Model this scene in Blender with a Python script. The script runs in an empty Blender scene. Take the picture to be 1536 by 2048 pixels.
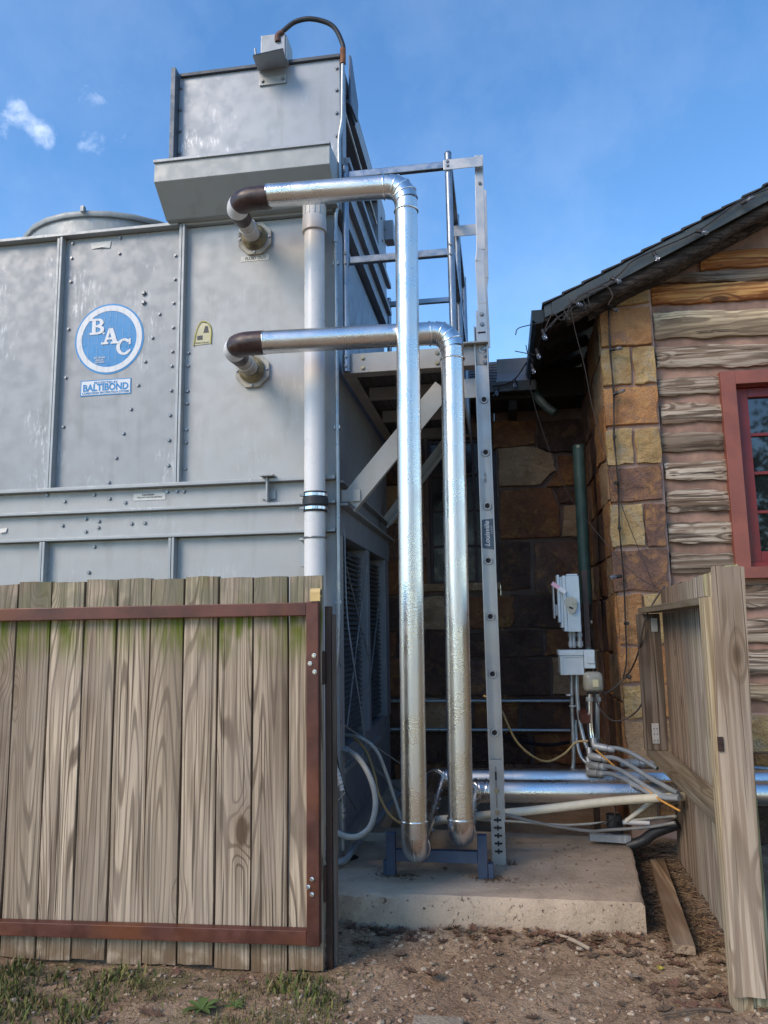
import bpy, bmesh, math, random
from math import radians, sin, cos, pi
from mathutils import Vector, Matrix
R = random.Random(7)
S = bpy.context.scene
C = S.collection

# ------------------------------------------------------------------ camera, sky, sun, exposure
cam_d = bpy.data.cameras.new('camera')
cam = bpy.data.objects.new('camera', cam_d); C.objects.link(cam)
cam_d.sensor_fit = 'VERTICAL'; cam_d.sensor_height = 36.0; cam_d.lens = 27.035
cam_d.clip_start = 0.05; cam_d.clip_end = 3000
cam.matrix_world = Matrix.Translation((0, 0, 1.6)) @ (Matrix.Rotation(radians(8.5), 4, 'Z') @ Matrix.Rotation(radians(98.4), 4, 'X') @ Matrix.Rotation(radians(-0.94), 4, 'Z'))
S.camera = cam
SUN_AZ, SUN_EL = radians(222), radians(36)      # compass angle from +Y towards +X
sun_d = bpy.data.lights.new('sun', 'SUN'); sun_d.energy = 1.5; sun_d.angle = radians(30); sun_d.color = (1.0, 0.81, 0.60)
sun = bpy.data.objects.new('sun', sun_d); C.objects.link(sun)
to_sun = Vector((sin(SUN_AZ)*cos(SUN_EL), cos(SUN_AZ)*cos(SUN_EL), sin(SUN_EL)))
sun.rotation_euler = (-to_sun).to_track_quat('-Z', 'Y').to_euler(); sun.location = to_sun*40
S.view_settings.view_transform = 'Standard'; S.view_settings.look = 'None'
S.view_settings.exposure = 1.0; S.view_settings.gamma = 1.0; S.view_settings.use_curve_mapping = False
S.cycles.max_bounces = 8; S.cycles.use_denoising = True; S.cycles.denoiser = 'OPENIMAGEDENOISE'; S.cycles.denoising_input_passes = 'RGB_ALBEDO_NORMAL'; S.cycles.denoising_prefilter = 'NONE'; S.cycles.sample_clamp_indirect = 3.0; S.cycles.caustics_reflective = False; S.cycles.caustics_refractive = False; S.cycles.blur_glossy = 0.5

def n(nt, t, ins=None, **pr):
    nd = nt.nodes.new(t)
    for k, v in pr.items(): setattr(nd, k, v)
    for k, v in (ins or {}).items():
        if isinstance(v, bpy.types.NodeSocket): nt.links.new(v, nd.inputs[k])
        else: nd.inputs[k].default_value = v
    return nd

W = bpy.data.worlds.new('World'); S.world = W; W.use_nodes = True
wn = W.node_tree; wn.nodes.clear()
sky = n(wn, 'ShaderNodeTexSky', sky_type='NISHITA', sun_disc=False, sun_elevation=SUN_EL, sun_rotation=SUN_AZ, air_density=1.0, dust_density=0.0, ozone_density=2.2)
geo = n(wn, 'ShaderNodeTexCoord')
cl_n = n(wn, 'ShaderNodeTexNoise', {'Vector': geo.outputs['Generated'], 'Scale': 24.0, 'Detail': 8.0, 'Roughness': 0.58, 'Distortion': 0.15})
wisp = n(wn, 'ShaderNodeTexNoise', {'Vector': geo.outputs['Generated'], 'Scale': 3.2, 'Detail': 6.0, 'Roughness': 0.6})
acc = None
for d, w in (((-0.485, 0.694, 0.531), 0.99895), ((-0.414, 0.704, 0.577), 0.9990), ((-0.422, 0.731, 0.537), 0.99905)):
    dp = n(wn, 'ShaderNodeVectorMath', {0: geo.outputs['Generated'], 1: Vector(d).normalized()}, operation='DOT_PRODUCT')
    mr = n(wn, 'ShaderNodeMapRange', {'Value': dp.outputs['Value'], 'From Min': w-0.0006, 'From Max': 1.0002, 'To Min': 0.0, 'To Max': 1.0}, interpolation_type='SMOOTHSTEP')
    acc = mr.outputs[0] if acc is None else n(wn, 'ShaderNodeMath', {0: acc, 1: mr.outputs[0]}, operation='MAXIMUM').outputs[0]
thr = n(wn, 'ShaderNodeMath', {0: acc, 1: -0.42, 2: 0.80}, operation='MULTIPLY_ADD')
cm = n(wn, 'ShaderNodeMath', {0: cl_n.outputs['Fac'], 1: thr.outputs[0]}, operation='SUBTRACT')
cmask = n(wn, 'ShaderNodeMapRange', {'Value': cm.outputs[0], 'From Min': 0.0, 'From Max': 0.42, 'To Min': 0.0, 'To Max': 0.62}, interpolation_type='SMOOTHSTEP')
wmask = n(wn, 'ShaderNodeMapRange', {'Value': wisp.outputs['Fac'], 'From Min': 0.46, 'From Max': 0.80, 'To Min': 0.0, 'To Max': 0.10})
msk = n(wn, 'ShaderNodeMath', {0: cmask.outputs[0], 1: wmask.outputs[0]}, operation='MAXIMUM')
deep = n(wn, 'ShaderNodeHueSaturation', {'Saturation': 1.20, 'Value': 1.0, 'Color': sky.outputs[0]})
mixc = n(wn, 'ShaderNodeMix', {0: msk.outputs[0], 6: deep.outputs[0], 7: (6.0, 6.4, 7.2, 1)}, data_type='RGBA')
bg = n(wn, 'ShaderNodeBackground', {'Color': mixc.outputs[2], 'Strength': 0.138})
n(wn, 'ShaderNodeOutputWorld', {'Surface': bg.outputs[0]})

# ------------------------------------------------------------------ materials
MATS = {}
def base(name, rough=0.6, metal=0.0, spec=0.5):
    m = bpy.data.materials.new(name); m.use_nodes = True; nt = m.node_tree
    b = nt.nodes['Principled BSDF']
    b.inputs['Roughness'].default_value = rough; b.inputs['Metallic'].default_value = metal
    b.inputs['Specular IOR Level'].default_value = spec
    MATS[name] = m
    return m, nt, b
def mix(nt, f, a, b_):
    a = a if isinstance(a, bpy.types.NodeSocket) else (*a, 1)
    b_ = b_ if isinstance(b_, bpy.types.NodeSocket) else (*b_, 1)
    return n(nt, 'ShaderNodeMix', {0: f, 6: a, 7: b_}, data_type='RGBA').outputs[2]
def rng(nt, v, a, b_, c=0.0, d=1.0, smooth=True):
    return n(nt, 'ShaderNodeMapRange', {'Value': v, 'From Min': a, 'From Max': b_, 'To Min': c, 'To Max': d}, interpolation_type='SMOOTHSTEP' if smooth else 'LINEAR').outputs[0]
def mth(nt, op, a, b_=0.0, c=0.0):
    return n(nt, 'ShaderNodeMath', {0: a, 1: b_, 2: c}, operation=op).outputs[0]
def coords(nt, scale=(1, 1, 1), rnd=True, world=False):
    if world: v = n(nt, 'ShaderNodeNewGeometry').outputs['Position']
    else: v = n(nt, 'ShaderNodeTexCoord').outputs['Object']
    if rnd:
        o = n(nt, 'ShaderNodeObjectInfo').outputs['Random']
        off = n(nt, 'ShaderNodeVectorMath', {0: (31.7, 17.3, 53.1), 'Scale': o}, operation='SCALE').outputs[0]
        v = n(nt, 'ShaderNodeVectorMath', {0: v, 1: off}, operation='ADD').outputs[0]
    if scale != (1, 1, 1):
        v = n(nt, 'ShaderNodeVectorMath', {0: v, 1: scale}, operation='MULTIPLY').outputs[0]
    return v
def noise(nt, v, sc, det=3.0, rough=0.55, dist=0.0):
    return n(nt, 'ShaderNodeTexNoise', {'Vector': v, 'Scale': sc, 'Detail': det, 'Roughness': rough, 'Distortion': dist}).outputs['Fac']
def bump(nt, b, h, strength=0.3, dist=0.01):
    bp = n(nt, 'ShaderNodeBump', {'Height': h, 'Strength': strength, 'Distance': dist})
    nt.links.new(bp.outputs[0], b.inputs['Normal'])

def plain(name, col, rough=0.6, metal=0.0, var=0.18, sc=9.0, bmp=0.08, dirt=None, bsc=60.0):
    m, nt, b = base(name, rough, metal)
    v = coords(nt, rnd=True)
    f = rng(nt, noise(nt, v, sc, 5.0, 0.6), 0.3, 0.7)
    c = mix(nt, f, tuple(x*(1-var) for x in col), tuple(min(1, x*(1+var)) for x in col))
    if dirt:
        g = rng(nt, noise(nt, v, sc*0.45, 6.0, 0.65), 0.48, 0.72, 0.0, 0.8)
        c = mix(nt, g, c, dirt)
    nt.links.new(c, b.inputs['Base Color'])
    r2 = rng(nt, noise(nt, v, sc*2, 4.0), 0.3, 0.7, max(0.05, rough-0.1), min(1, rough+0.12))
    nt.links.new(r2, b.inputs['Roughness'])
    if bmp: bump(nt, b, noise(nt, v, bsc, 4.0), bmp, 0.004)
    return m

def wood(name, light, mid, dark, axis='Z', ring=9.0, moss=False, red=0.0, bmp=0.6, blot=(0.30, 0.27, 0.24), fs=1.0):
    m, nt, b = base(name, 0.85, 0.0, 0.2)
    k = 0.055
    sc = {'X': (k, 1, 1), 'Y': (1, k, 1), 'Z': (1, 1, k)}[axis]
    kc = {'X': (0.42, 1, 1), 'Y': (1, 0.42, 1), 'Z': (1, 1, 0.42)}[axis]
    v = coords(nt); vs = n(nt, 'ShaderNodeVectorMath', {0: v, 1: sc}, operation='MULTIPLY').outputs[0]
    vk = n(nt, 'ShaderNodeVectorMath', {0: v, 1: kc}, operation='MULTIPLY').outputs[0]
    kd = n(nt, 'ShaderNodeTexVoronoi', {'Vector': vk, 'Scale': 4.0, 'Randomness': 1.0}).outputs['Distance']
    knot = rng(nt, kd, 0.09, 0.15, 1.0, 0.0); halo = rng(nt, kd, 0.08, 0.32, 1.0, 0.0)
    n1 = noise(nt, vs, 6.0, 1.0, 0.4)
    ph = mth(nt, 'MULTIPLY_ADD', halo, 0.12, n1)
    s = mth(nt, 'SINE', mth(nt, 'MULTIPLY', ph, ring*6.283))
    late = rng(nt, s, 0.35, 0.95)
    fib = noise(nt, vs, 190.0, 3.0, 0.6)
    fib2 = noise(nt, n(nt, 'ShaderNodeVectorMath', {0: vs, 1: {'X': (0.5, 1, 1), 'Y': (1, 0.5, 1), 'Z': (1, 1, 0.5)}[axis]}, operation='MULTIPLY').outputs[0], 62.0*fs, 2.0, 0.6)
    c = mix(nt, rng(nt, fib2, 0.40, 0.60), tuple(x*0.78 for x in mid), light)
    c = mix(nt, mth(nt, 'MULTIPLY', late, 0.80), c, dark)
    big = noise(nt, vs, 2.6, 3.0, 0.5)
    c = mix(nt, rng(nt, big, 0.48, 0.66, 0, 0.72), c, dark)
    c = mix(nt, rng(nt, noise(nt, v, 2.1, 2.0), 0.4, 0.65, 0.0, 0.38), c, blot)
    cs_ = {'X': (0.012, 1, 1), 'Y': (1, 0.012, 1), 'Z': (1, 1, 0.012)}[axis]
    crack = rng(nt, noise(nt, n(nt, 'ShaderNodeVectorMath', {0: v, 1: cs_}, operation='MULTIPLY').outputs[0], 62.0*fs, 2.0, 0.6), 0.62, 0.68, 0.0, 0.9)
    c = mix(nt, crack, c, tuple(x*0.45 for x in dark))
    c = mix(nt, mth(nt, 'MULTIPLY', halo, 0.25), c, (0.20, 0.12, 0.06))
    c = mix(nt, mth(nt, 'MULTIPLY', knot, 0.85), c, (0.075, 0.042, 0.022))
    tone = n(nt, 'ShaderNodeObjectInfo').outputs['Random']
    c = mix(nt, mth(nt, 'MULTIPLY', tone, 0.5), c, tuple(x*0.55 for x in mid))
    if moss:
        z = n(nt, 'ShaderNodeSeparateXYZ', {0: n(nt, 'ShaderNodeNewGeometry').outputs['Position']}).outputs[2]
        lo = rng(nt, z, 1.36, 1.62, 0.0, 1.0); hi = rng(nt, z, 1.655, 1.70, 1.0, 0.35)
        mm = mth(nt, 'MULTIPLY', lo, hi)
        mm = mth(nt, 'MULTIPLY', mm, rng(nt, noise(nt, vs, 22.0, 4.0), 0.36, 0.62))
        mm = mth(nt, 'MULTIPLY', mm, rng(nt, noise(nt, v, 4.5, 2.0), 0.28, 0.5))
        c = mix(nt, mm, c, (0.12, 0.145, 0.02))
        top = mth(nt, 'MULTIPLY', rng(nt, z, 1.70, 1.74, 0.0, 0.5), rng(nt, noise(nt, v, 9.0, 4.0), 0.3, 0.6))
        c = mix(nt, top, c, (0.17, 0.17, 0.125))
        soil = mth(nt, 'MULTIPLY', rng(nt, z, 0.20, 0.03, 0.0, 0.75), rng(nt, noise(nt, v, 14.0, 4.0), 0.25, 0.55))
        c = mix(nt, soil, c, (0.15, 0.095, 0.05))
    nt.links.new(c, b.inputs['Base Color'])
    h = mth(nt, 'ADD', mth(nt, 'MULTIPLY', fib, 0.6), mth(nt, 'MULTIPLY', late, -0.5))
    bump(nt, b, mth(nt, 'ADD', h, mth(nt, 'MULTIPLY', crack, -0.5)), bmp, 0.004)
    return m

def stone(name, a, b2, c3, bmp=0.7):
    m, nt, b = base(name, 0.88, 0.0, 0.2)
    v = coords(nt)
    c = mix(nt, rng(nt, noise(nt, v, 5.0, 5.0, 0.62), 0.32, 0.66), a, b2)
    c = mix(nt, rng(nt, noise(nt, v, 8.0, 7.0, 0.72, 0.8), 0.48, 0.66), c, c3)
    c = mix(nt, rng(nt, noise(nt, v, 3.2, 4.0, 0.65), 0.50, 0.70, 0.0, 0.7), c, (b2[0]*0.62, b2[1]*0.55, b2[2]*0.55))
    c = mix(nt, rng(nt, noise(nt, v, 90.0, 3.0), 0.52, 0.70, 0.0, 0.65), c, tuple(x*0.45 for x in a))
    c = mix(nt, rng(nt, noise(nt, coords(nt, (1, 1, 5.0)), 6.0, 3.0), 0.58, 0.72, 0.0, 0.45), c, tuple(x*0.55 for x in b2))
    nt.links.new(c, b.inputs['Base Color'])
    h = mth(nt, 'ADD', noise(nt, v, 14.0, 6.0, 0.62), mth(nt, 'MULTIPLY', noise(nt, v, 70.0, 4.0), 0.35))
    bump(nt, b, h, bmp, 0.045)
    return m

def galv(name, col, metal=0.35, rough=0.42, scuff=0.5, streak=True):
    m, nt, b = base(name, rough, metal)
    v = coords(nt, rnd=False, world=True)
    vz = n(nt, 'ShaderNodeVectorMath', {0: v, 1: (1, 1, 0.16)}, operation='MULTIPLY').outputs[0]
    c = mix(nt, rng(nt, noise(nt, v, 1.7, 5.0, 0.6), 0.35, 0.68), tuple(x*0.97 for x in col), tuple(x*1.02 for x in col))
    if streak:
        c = mix(nt, rng(nt, noise(nt, vz, 9.0, 5.0, 0.6), 0.52, 0.74, 0.0, 0.30), c, (col[0]*0.62, col[1]*0.60, col[2]*0.54))
    patch = rng(nt, noise(nt, v, 2.3, 4.0, 0.6), 0.50, 0.66)
    fl = rng(nt, noise(nt, n(nt, 'ShaderNodeVectorMath', {0: v, 1: (1, 1, 0.20)}, operation='MULTIPLY').outputs[0], 46.0, 8.0, 0.75, 0.3), 0.50, 0.64)
    sc = mth(nt, 'MULTIPLY', mth(nt, 'MULTIPLY', patch, fl), scuff)
    c = mix(nt, sc, c, (0.80, 0.83, 0.86))
    nt.links.new(c, b.inputs['Base Color'])
    nt.links.new(mth(nt, 'ADD', rng(nt, noise(nt, v, 11.0, 4.0), 0.3, 0.7, rough-0.08, rough+0.12), mth(nt, 'MULTIPLY', sc, -0.15)), b.inputs['Roughness'])
    h = mth(nt, 'ADD', noise(nt, v, 1.5, 2.0), mth(nt, 'MULTIPLY', noise(nt, v, 30.0, 4.0), 0.03))
    bump(nt, b, h, 0.04, 0.02)
    return m

tower_grey = galv('tower_grey', (0.32, 0.335, 0.345), 0.12, 0.5, 0.5)
tower_plain = galv('tower_plain', (0.41, 0.42, 0.415), 0.12, 0.52, 0.15)
hood_grey = galv('hood_grey', (0.34, 0.36, 0.355), 0.15, 0.5, 0.2)
edge_grey = galv('edge_grey', (0.36, 0.38, 0.385), 0.2, 0.45, 0.4, False)
side_shade_grey = galv('side_shade_grey', (0.26, 0.29, 0.33), 0.2, 0.5, 0.2)  # tower metal darkened: shade on the right-hand side is put into this colour
box_galv = galv('box_galv', (0.33, 0.36, 0.39), 0.2, 0.45, 1.0)
louvre_m = plain('louvre_grey', (0.10, 0.115, 0.13), 0.6, 0.2)
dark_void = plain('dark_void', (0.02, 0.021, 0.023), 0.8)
bolt_m = plain('bolt_steel', (0.26, 0.27, 0.28), 0.38, 0.7)
brass_m = plain('zinc_yellow', (0.42, 0.36, 0.24), 0.42, 0.6)
steel_tube = plain('galvanized_tube', (0.27, 0.31, 0.36), 0.36, 0.75, 0.12)
conduit_m = plain('conduit_grey', (0.36, 0.40, 0.42), 0.36, 0.6, 0.12)
conduit_flex = plain('flex_conduit', (0.24, 0.27, 0.30), 0.5, 0.1, 0.12)
cond_pale = plain('pale_hose', (0.46, 0.471, 0.437), 0.55, 0.0, 0.12)
box_grey = plain('box_grey', (0.529, 0.609, 0.644), 0.42, 0.1, 0.07)
cast_alu = plain('cast_aluminium', (0.38, 0.40, 0.41), 0.5, 0.5, 0.12)
ladder_alu = plain('ladder_aluminium', (0.48, 0.475, 0.465), 0.42, 0.45, 0.12, 5.0, 0.05)
platform_paint = plain('platform_paint', (0.40, 0.395, 0.37), 0.5, 0.1, 0.10, 4.0, 0.05, (0.30, 0.29, 0.26))
pvc_m = plain('white_pvc', (0.72, 0.71, 0.70), 0.33, 0.0, 0.05, 4.0, 0.0)
pvc_cap = plain('pvc_cap', (0.55, 0.53, 0.49), 0.4, 0.0, 0.08)
cream_pvc = plain('cream_pvc', (0.62, 0.58, 0.46), 0.4, 0.0, 0.08)
rubber = plain('black_rubber', (0.022, 0.024, 0.028), 0.5, 0.0, 0.2)
insul = plain('dark_insulation', (0.040, 0.020, 0.018), 0.36, 0.0, 0.35, 8.0, 0.3, None, 25.0)
tape_w = plain('white_tape', (0.68, 0.68, 0.68), 0.5, 0.0, 0.1, 10, 0.15)
stub_m = plain('white_stub', (0.55, 0.53, 0.49), 0.5, 0.0, 0.1, 8, 0.1, (0.22, 0.18, 0.13))
crud = plain('crusted_flange', (0.42, 0.40, 0.34), 0.7, 0.0, 0.2, 14, 0.3, (0.10, 0.075, 0.05))
crud2 = plain('crusted_gasket', (0.22, 0.18, 0.10), 0.8, 0.0, 0.35, 20, 0.5, (0.05, 0.04, 0.03))
rust_paint = plain('rust_red_paint', (0.105, 0.037, 0.026), 0.45, 0.15, 0.35, 6.0, 0.12, (0.17, 0.055, 0.02))
rust_dark = plain('rust_dark', (0.045, 0.022, 0.017), 0.5, 0.1, 0.35, 8.0, 0.1)
hinge_yellow = plain('hinge_yellow', (0.60, 0.42, 0.17), 0.5, 0.0, 0.1)
blue_steel = plain('blue_grey_steel', (0.05, 0.075, 0.13), 0.5, 0.1, 0.12)
win_red = plain('window_red', (0.19, 0.022, 0.02), 0.4, 0.0, 0.15, 5, 0.05)
trim_red = plain('trim_red', (0.26, 0.083, 0.058), 0.55, 0.0, 0.15, 5, 0.1, (0.18, 0.055, 0.04))
chink = plain('chinking_mortar', (0.335, 0.205, 0.15), 0.9, 0.0, 0.28, 6, 0.8, (0.19, 0.115, 0.085), 30)
mortar = plain('stone_mortar', (0.42, 0.273, 0.217), 0.9, 0.0, 0.15, 8, 0.4)
rake_paint = plain('rake_paint', (0.055, 0.065, 0.063), 0.5, 0.0, 0.2, 6, 0.1)
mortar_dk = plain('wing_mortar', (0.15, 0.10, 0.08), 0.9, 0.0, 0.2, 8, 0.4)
shingle_m = plain('shingle', (0.045, 0.043, 0.045), 0.9, 0.0, 0.35, 20, 0.5)
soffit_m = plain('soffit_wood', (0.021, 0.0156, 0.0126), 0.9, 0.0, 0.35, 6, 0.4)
flashing_m = plain('flashing', (0.15, 0.145, 0.15), 0.6, 0.1, 0.15, 5, 0.05, (0.07, 0.11, 0.09))
green_pipe = plain('green_downspout', (0.05, 0.095, 0.078), 0.5, 0.0, 0.2)
wire_blk = plain('black_wire', (0.02, 0.017, 0.016), 0.6, 0.0, 0.2)
wire_brn = plain('brown_wire', (0.06, 0.045, 0.038), 0.6, 0.0, 0.2)
wire_tan = plain('tan_wire', (0.42, 0.30, 0.13), 0.5, 0.0, 0.1)
wire_orange = plain('orange_wire', (0.55, 0.27, 0.06), 0.5, 0.0, 0.1)
wire_grey = plain('grey_wire', (0.30, 0.30, 0.29), 0.55, 0.0, 0.1)
handle_m = plain('handle_zinc', (0.42, 0.40, 0.33), 0.45, 0.3, 0.1)
pink_tag = plain('pink_tag', (0.72, 0.42, 0.52), 0.6, 0.0, 0.1)
logo_blue = plain('logo_blue', (0.003, 0.225, 0.52), 0.35, 0.0, 0.08)
logo_white = plain('logo_white', (0.70, 0.71, 0.72), 0.4, 0.0, 0.05)
label_white = plain('label_white', (0.62, 0.62, 0.58), 0.5, 0.0, 0.08)
label_text = plain('label_text', (0.08, 0.08, 0.08), 0.6)
label_cream = plain('label_cream', (0.60, 0.55, 0.34), 0.5, 0.0, 0.08)
label_navy = plain('label_navy', (0.09, 0.13, 0.17), 0.45, 0.0, 0.1)
yellow_tape = plain('yellow_tape', (0.45, 0.40, 0.05), 0.5)
pebble_m = stone('pebble_stone', (0.36, 0.27, 0.19), (0.26, 0.19, 0.13), (0.45, 0.37, 0.28), 0.3)
rock_m = stone('rock_stone', (0.42, 0.35, 0.26), (0.33, 0.26, 0.19), (0.5, 0.44, 0.35), 0.5)
leaf_m = plain('dead_leaf', (0.155, 0.085, 0.05), 0.8, 0.0, 0.4, 30, 0.2, (0.25, 0.17, 0.10))
leaf_pale = plain('pale_leaf', (0.33, 0.26, 0.19), 0.8, 0.0, 0.2, 30, 0.2)
leaf_yel = plain('yellow_leaf', (0.48, 0.40, 0.06), 0.7, 0.0, 0.2)
grass_m = plain('grass_blade', (0.085, 0.13, 0.025), 0.7, 0.0, 0.35, 30, 0.0)
weed_m = plain('weed_leaf', (0.085, 0.135, 0.03), 0.6, 0.0, 0.2, 20, 0.1)
straw_m = plain('straw', (0.20, 0.125, 0.065), 0.85, 0.0, 0.35, 20, 0.0)
twig_m = plain('twig', (0.13, 0.09, 0.06), 0.9, 0.0, 0.3, 20, 0.2)

w_gate = wood('gate_board_wood', (0.66, 0.53, 0.385), (0.45, 0.35, 0.25), (0.12, 0.082, 0.057), 'Z', 21.0, moss=True, blot=(0.44, 0.355, 0.28))
w_fence = [wood('fence_board_tan', (0.70, 0.60, 0.40), (0.50, 0.41, 0.24), (0.20, 0.15, 0.09), 'Z', 8.0, blot=(0.38, 0.41, 0.12)), wood('fence_board_grey', (0.60, 0.52, 0.45), (0.40, 0.33, 0.27), (0.14, 0.105, 0.085), 'Z', 8.0, blot=(0.38, 0.36, 0.22)), wood('fence_board_dark', (0.44, 0.34, 0.26), (0.27, 0.195, 0.14), (0.075, 0.053, 0.04), 'Z', 8.0, blot=(0.21, 0.155, 0.12))]
w_front = wood('front_board_wood', (0.64, 0.52, 0.39), (0.45, 0.335, 0.235), (0.18, 0.125, 0.085), 'Z', 8.0, blot=(0.38, 0.30, 0.23))
w_post = wood('post_wood', (0.65, 0.537, 0.35), (0.45, 0.338, 0.2), (0.225, 0.156, 0.0875), 'Z', 8.0)
w_stud = wood('dark_stud_wood', (0.247, 0.195, 0.156), (0.143, 0.107, 0.0806), (0.0585, 0.0429, 0.0325), 'Z', 5.0)
w_rail = wood('rail_wood', (0.39, 0.332, 0.234), (0.26, 0.202, 0.13), (0.117, 0.0884, 0.0585), 'Y', 6.0)
w_plank = wood('plank_wood', (0.429, 0.305, 0.195), (0.312, 0.208, 0.124), (0.156, 0.0975, 0.0585), 'Y', 4.0)
w_log = [wood('log_grey', (0.62, 0.525, 0.41), (0.28, 0.195, 0.135), (0.042, 0.03, 0.023), 'X', 9.0, bmp=1.0, blot=(0.32, 0.24, 0.175), fs=0.75),
         wood('log_tan', (0.812, 0.638, 0.406), (0.493, 0.362, 0.225), (0.145, 0.104, 0.0696), 'X', 7.0, bmp=0.9, fs=0.7, blot=(0.58, 0.45, 0.304)),
         wood('log_red', (0.74, 0.40, 0.14), (0.44, 0.16, 0.055), (0.12, 0.04, 0.02), 'X', 6.0, bmp=0.8, fs=0.6, blot=(0.52, 0.20, 0.06))]
w_rafter = wood('rafter_wood', (0.13, 0.10, 0.08), (0.055, 0.042, 0.033), (0.018, 0.014, 0.012), 'X', 6.0, bmp=1.0, blot=(0.04, 0.032, 0.026))
ST = {'och': stone('stone_ochre', (0.56, 0.40, 0.20), (0.44, 0.285, 0.12), (0.42, 0.33, 0.22)),
      'org': stone('stone_orange', (0.55, 0.29, 0.12), (0.42, 0.20, 0.085), (0.33, 0.19, 0.12)),
      'pur': stone('stone_purple', (0.27, 0.15, 0.105), (0.16, 0.098, 0.08), (0.38, 0.20, 0.09)),
      'tan': stone('stone_tan', (0.446, 0.297, 0.176), (0.351, 0.223, 0.128), (0.513, 0.365, 0.23)),
      'rst': stone('stone_rust', (0.27, 0.119, 0.0567), (0.189, 0.0837, 0.0486), (0.351, 0.189, 0.0675)),
      'drk': stone('stone_dark', (0.128, 0.0743, 0.0554), (0.0945, 0.058, 0.0459), (0.203, 0.108, 0.0607))}

def stucco(name, emboss=True, rough=0.27, col=(0.78, 0.75, 0.71)):
    m, nt, b = base(name, rough, 1.0)
    v = coords(nt, rnd=True)
    b.inputs['Base Color'].default_value = (*col, 1)
    nt.links.new(rng(nt, noise(nt, v, 6.0, 4.0), 0.3, 0.7, rough*0.8, rough*1.35), b.inputs['Roughness'])
    if emboss:
        vo = n(nt, 'ShaderNodeTexVoronoi', {'Vector': v, 'Scale': 150.0}).outputs['Distance']
        h = mth(nt, 'ADD', mth(nt, 'MULTIPLY', vo, 1.0), mth(nt, 'MULTIPLY', noise(nt, v, 3.0, 2.0), 1.5))
        bump(nt, b, h, 0.36, 0.0020)
    else: bump(nt, b, noise(nt, v, 5.0, 3.0), 0.12, 0.01)
    return m
jacket = stucco('embossed_aluminium')
jacket_s = stucco('smooth_aluminium', False, 0.26, (0.66, 0.66, 0.66))
band_m = stucco('band_aluminium', False, 0.2, (0.80, 0.81, 0.82))

def glass(name, tint):
    m, nt, b = base(name, 0.03, 0.0, 0.9)
    b.inputs['Base Color'].default_value = (*tint, 1)
    b.inputs['Coat Weight'].default_value = 0.6; b.inputs['Coat Roughness'].default_value = 0.02
    bump(nt, b, noise(nt, coords(nt), 2.5, 1.0), 0.05, 0.02)
    return m
pane_m = glass('pane_glass', (0.012, 0.016, 0.016))
pane_d = plain('dark_pane_glass', (0.006, 0.008, 0.010), 0.25, 0.0, 0.1, 3, 0.0)
def clear_glass(name):
    m, nt, b = base(name, 0.05); b.inputs['Transmission Weight'].default_value = 0.8
    b.inputs['Base Color'].default_value = (0.42, 0.44, 0.50, 1); return m
bulb_m = clear_glass('bulb_glass')
cover_m, _nt, _b = base('translucent_cover', 0.25); _b.inputs['Base Color'].default_value = (0.45, 0.43, 0.35, 1); _b.inputs['Transmission Weight'].default_value = 0.25

def concrete(name, a, b2, stain):
    m, nt, b = base(name, 0.9, 0.0, 0.2)
    v = coords(nt, rnd=False, world=True)
    c = mix(nt, rng(nt, noise(nt, v, 3.0, 6.0, 0.65), 0.3, 0.7), a, b2)
    c = mix(nt, rng(nt, noise(nt, v, 1.3, 5.0, 0.7), 0.46, 0.66, 0, 0.85), c, stain)
    c = mix(nt, rng(nt, noise(nt, v, 120.0, 3.0, 0.6), 0.60, 0.72, 0, 0.6), c, tuple(x*0.4 for x in a))
    c = mix(nt, rng(nt, noise(nt, v, 60.0, 2.0), 0.66, 0.74, 0, 0.5), c, (0.5, 0.46, 0.40))
    pit = rng(nt, noise(nt, v, 48.0, 5.0, 0.75), 0.61, 0.72)
    z = n(nt, 'ShaderNodeSeparateXYZ', {0: n(nt, 'ShaderNodeNewGeometry').outputs['Normal']}).outputs[2]
    pit = mth(nt, 'MULTIPLY', pit, rng(nt, z, 0.3, 0.8, 1.0, 0.06))
    c = mix(nt, mth(nt, 'MULTIPLY', pit, 0.6), c, tuple(x*0.4 for x in a))
    c = mix(nt, rng(nt, noise(nt, v, 42.0, 5.0, 0.75), 0.58, 0.72, 0, 0.5), c, tuple(x*1.3 for x in a))
    nt.links.new(c, b.inputs['Base Color'])
    h = mth(nt, 'ADD', mth(nt, 'MULTIPLY', noise(nt, v, 40.0, 6.0, 0.7), 0.35), mth(nt, 'MULTIPLY', pit, -1.3))
    bump(nt, b, h, 1.0, 0.022)
    return m
slab_m = concrete('slab_concrete', (0.58, 0.455, 0.335), (0.49, 0.38, 0.28), (0.36, 0.275, 0.20))

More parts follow.
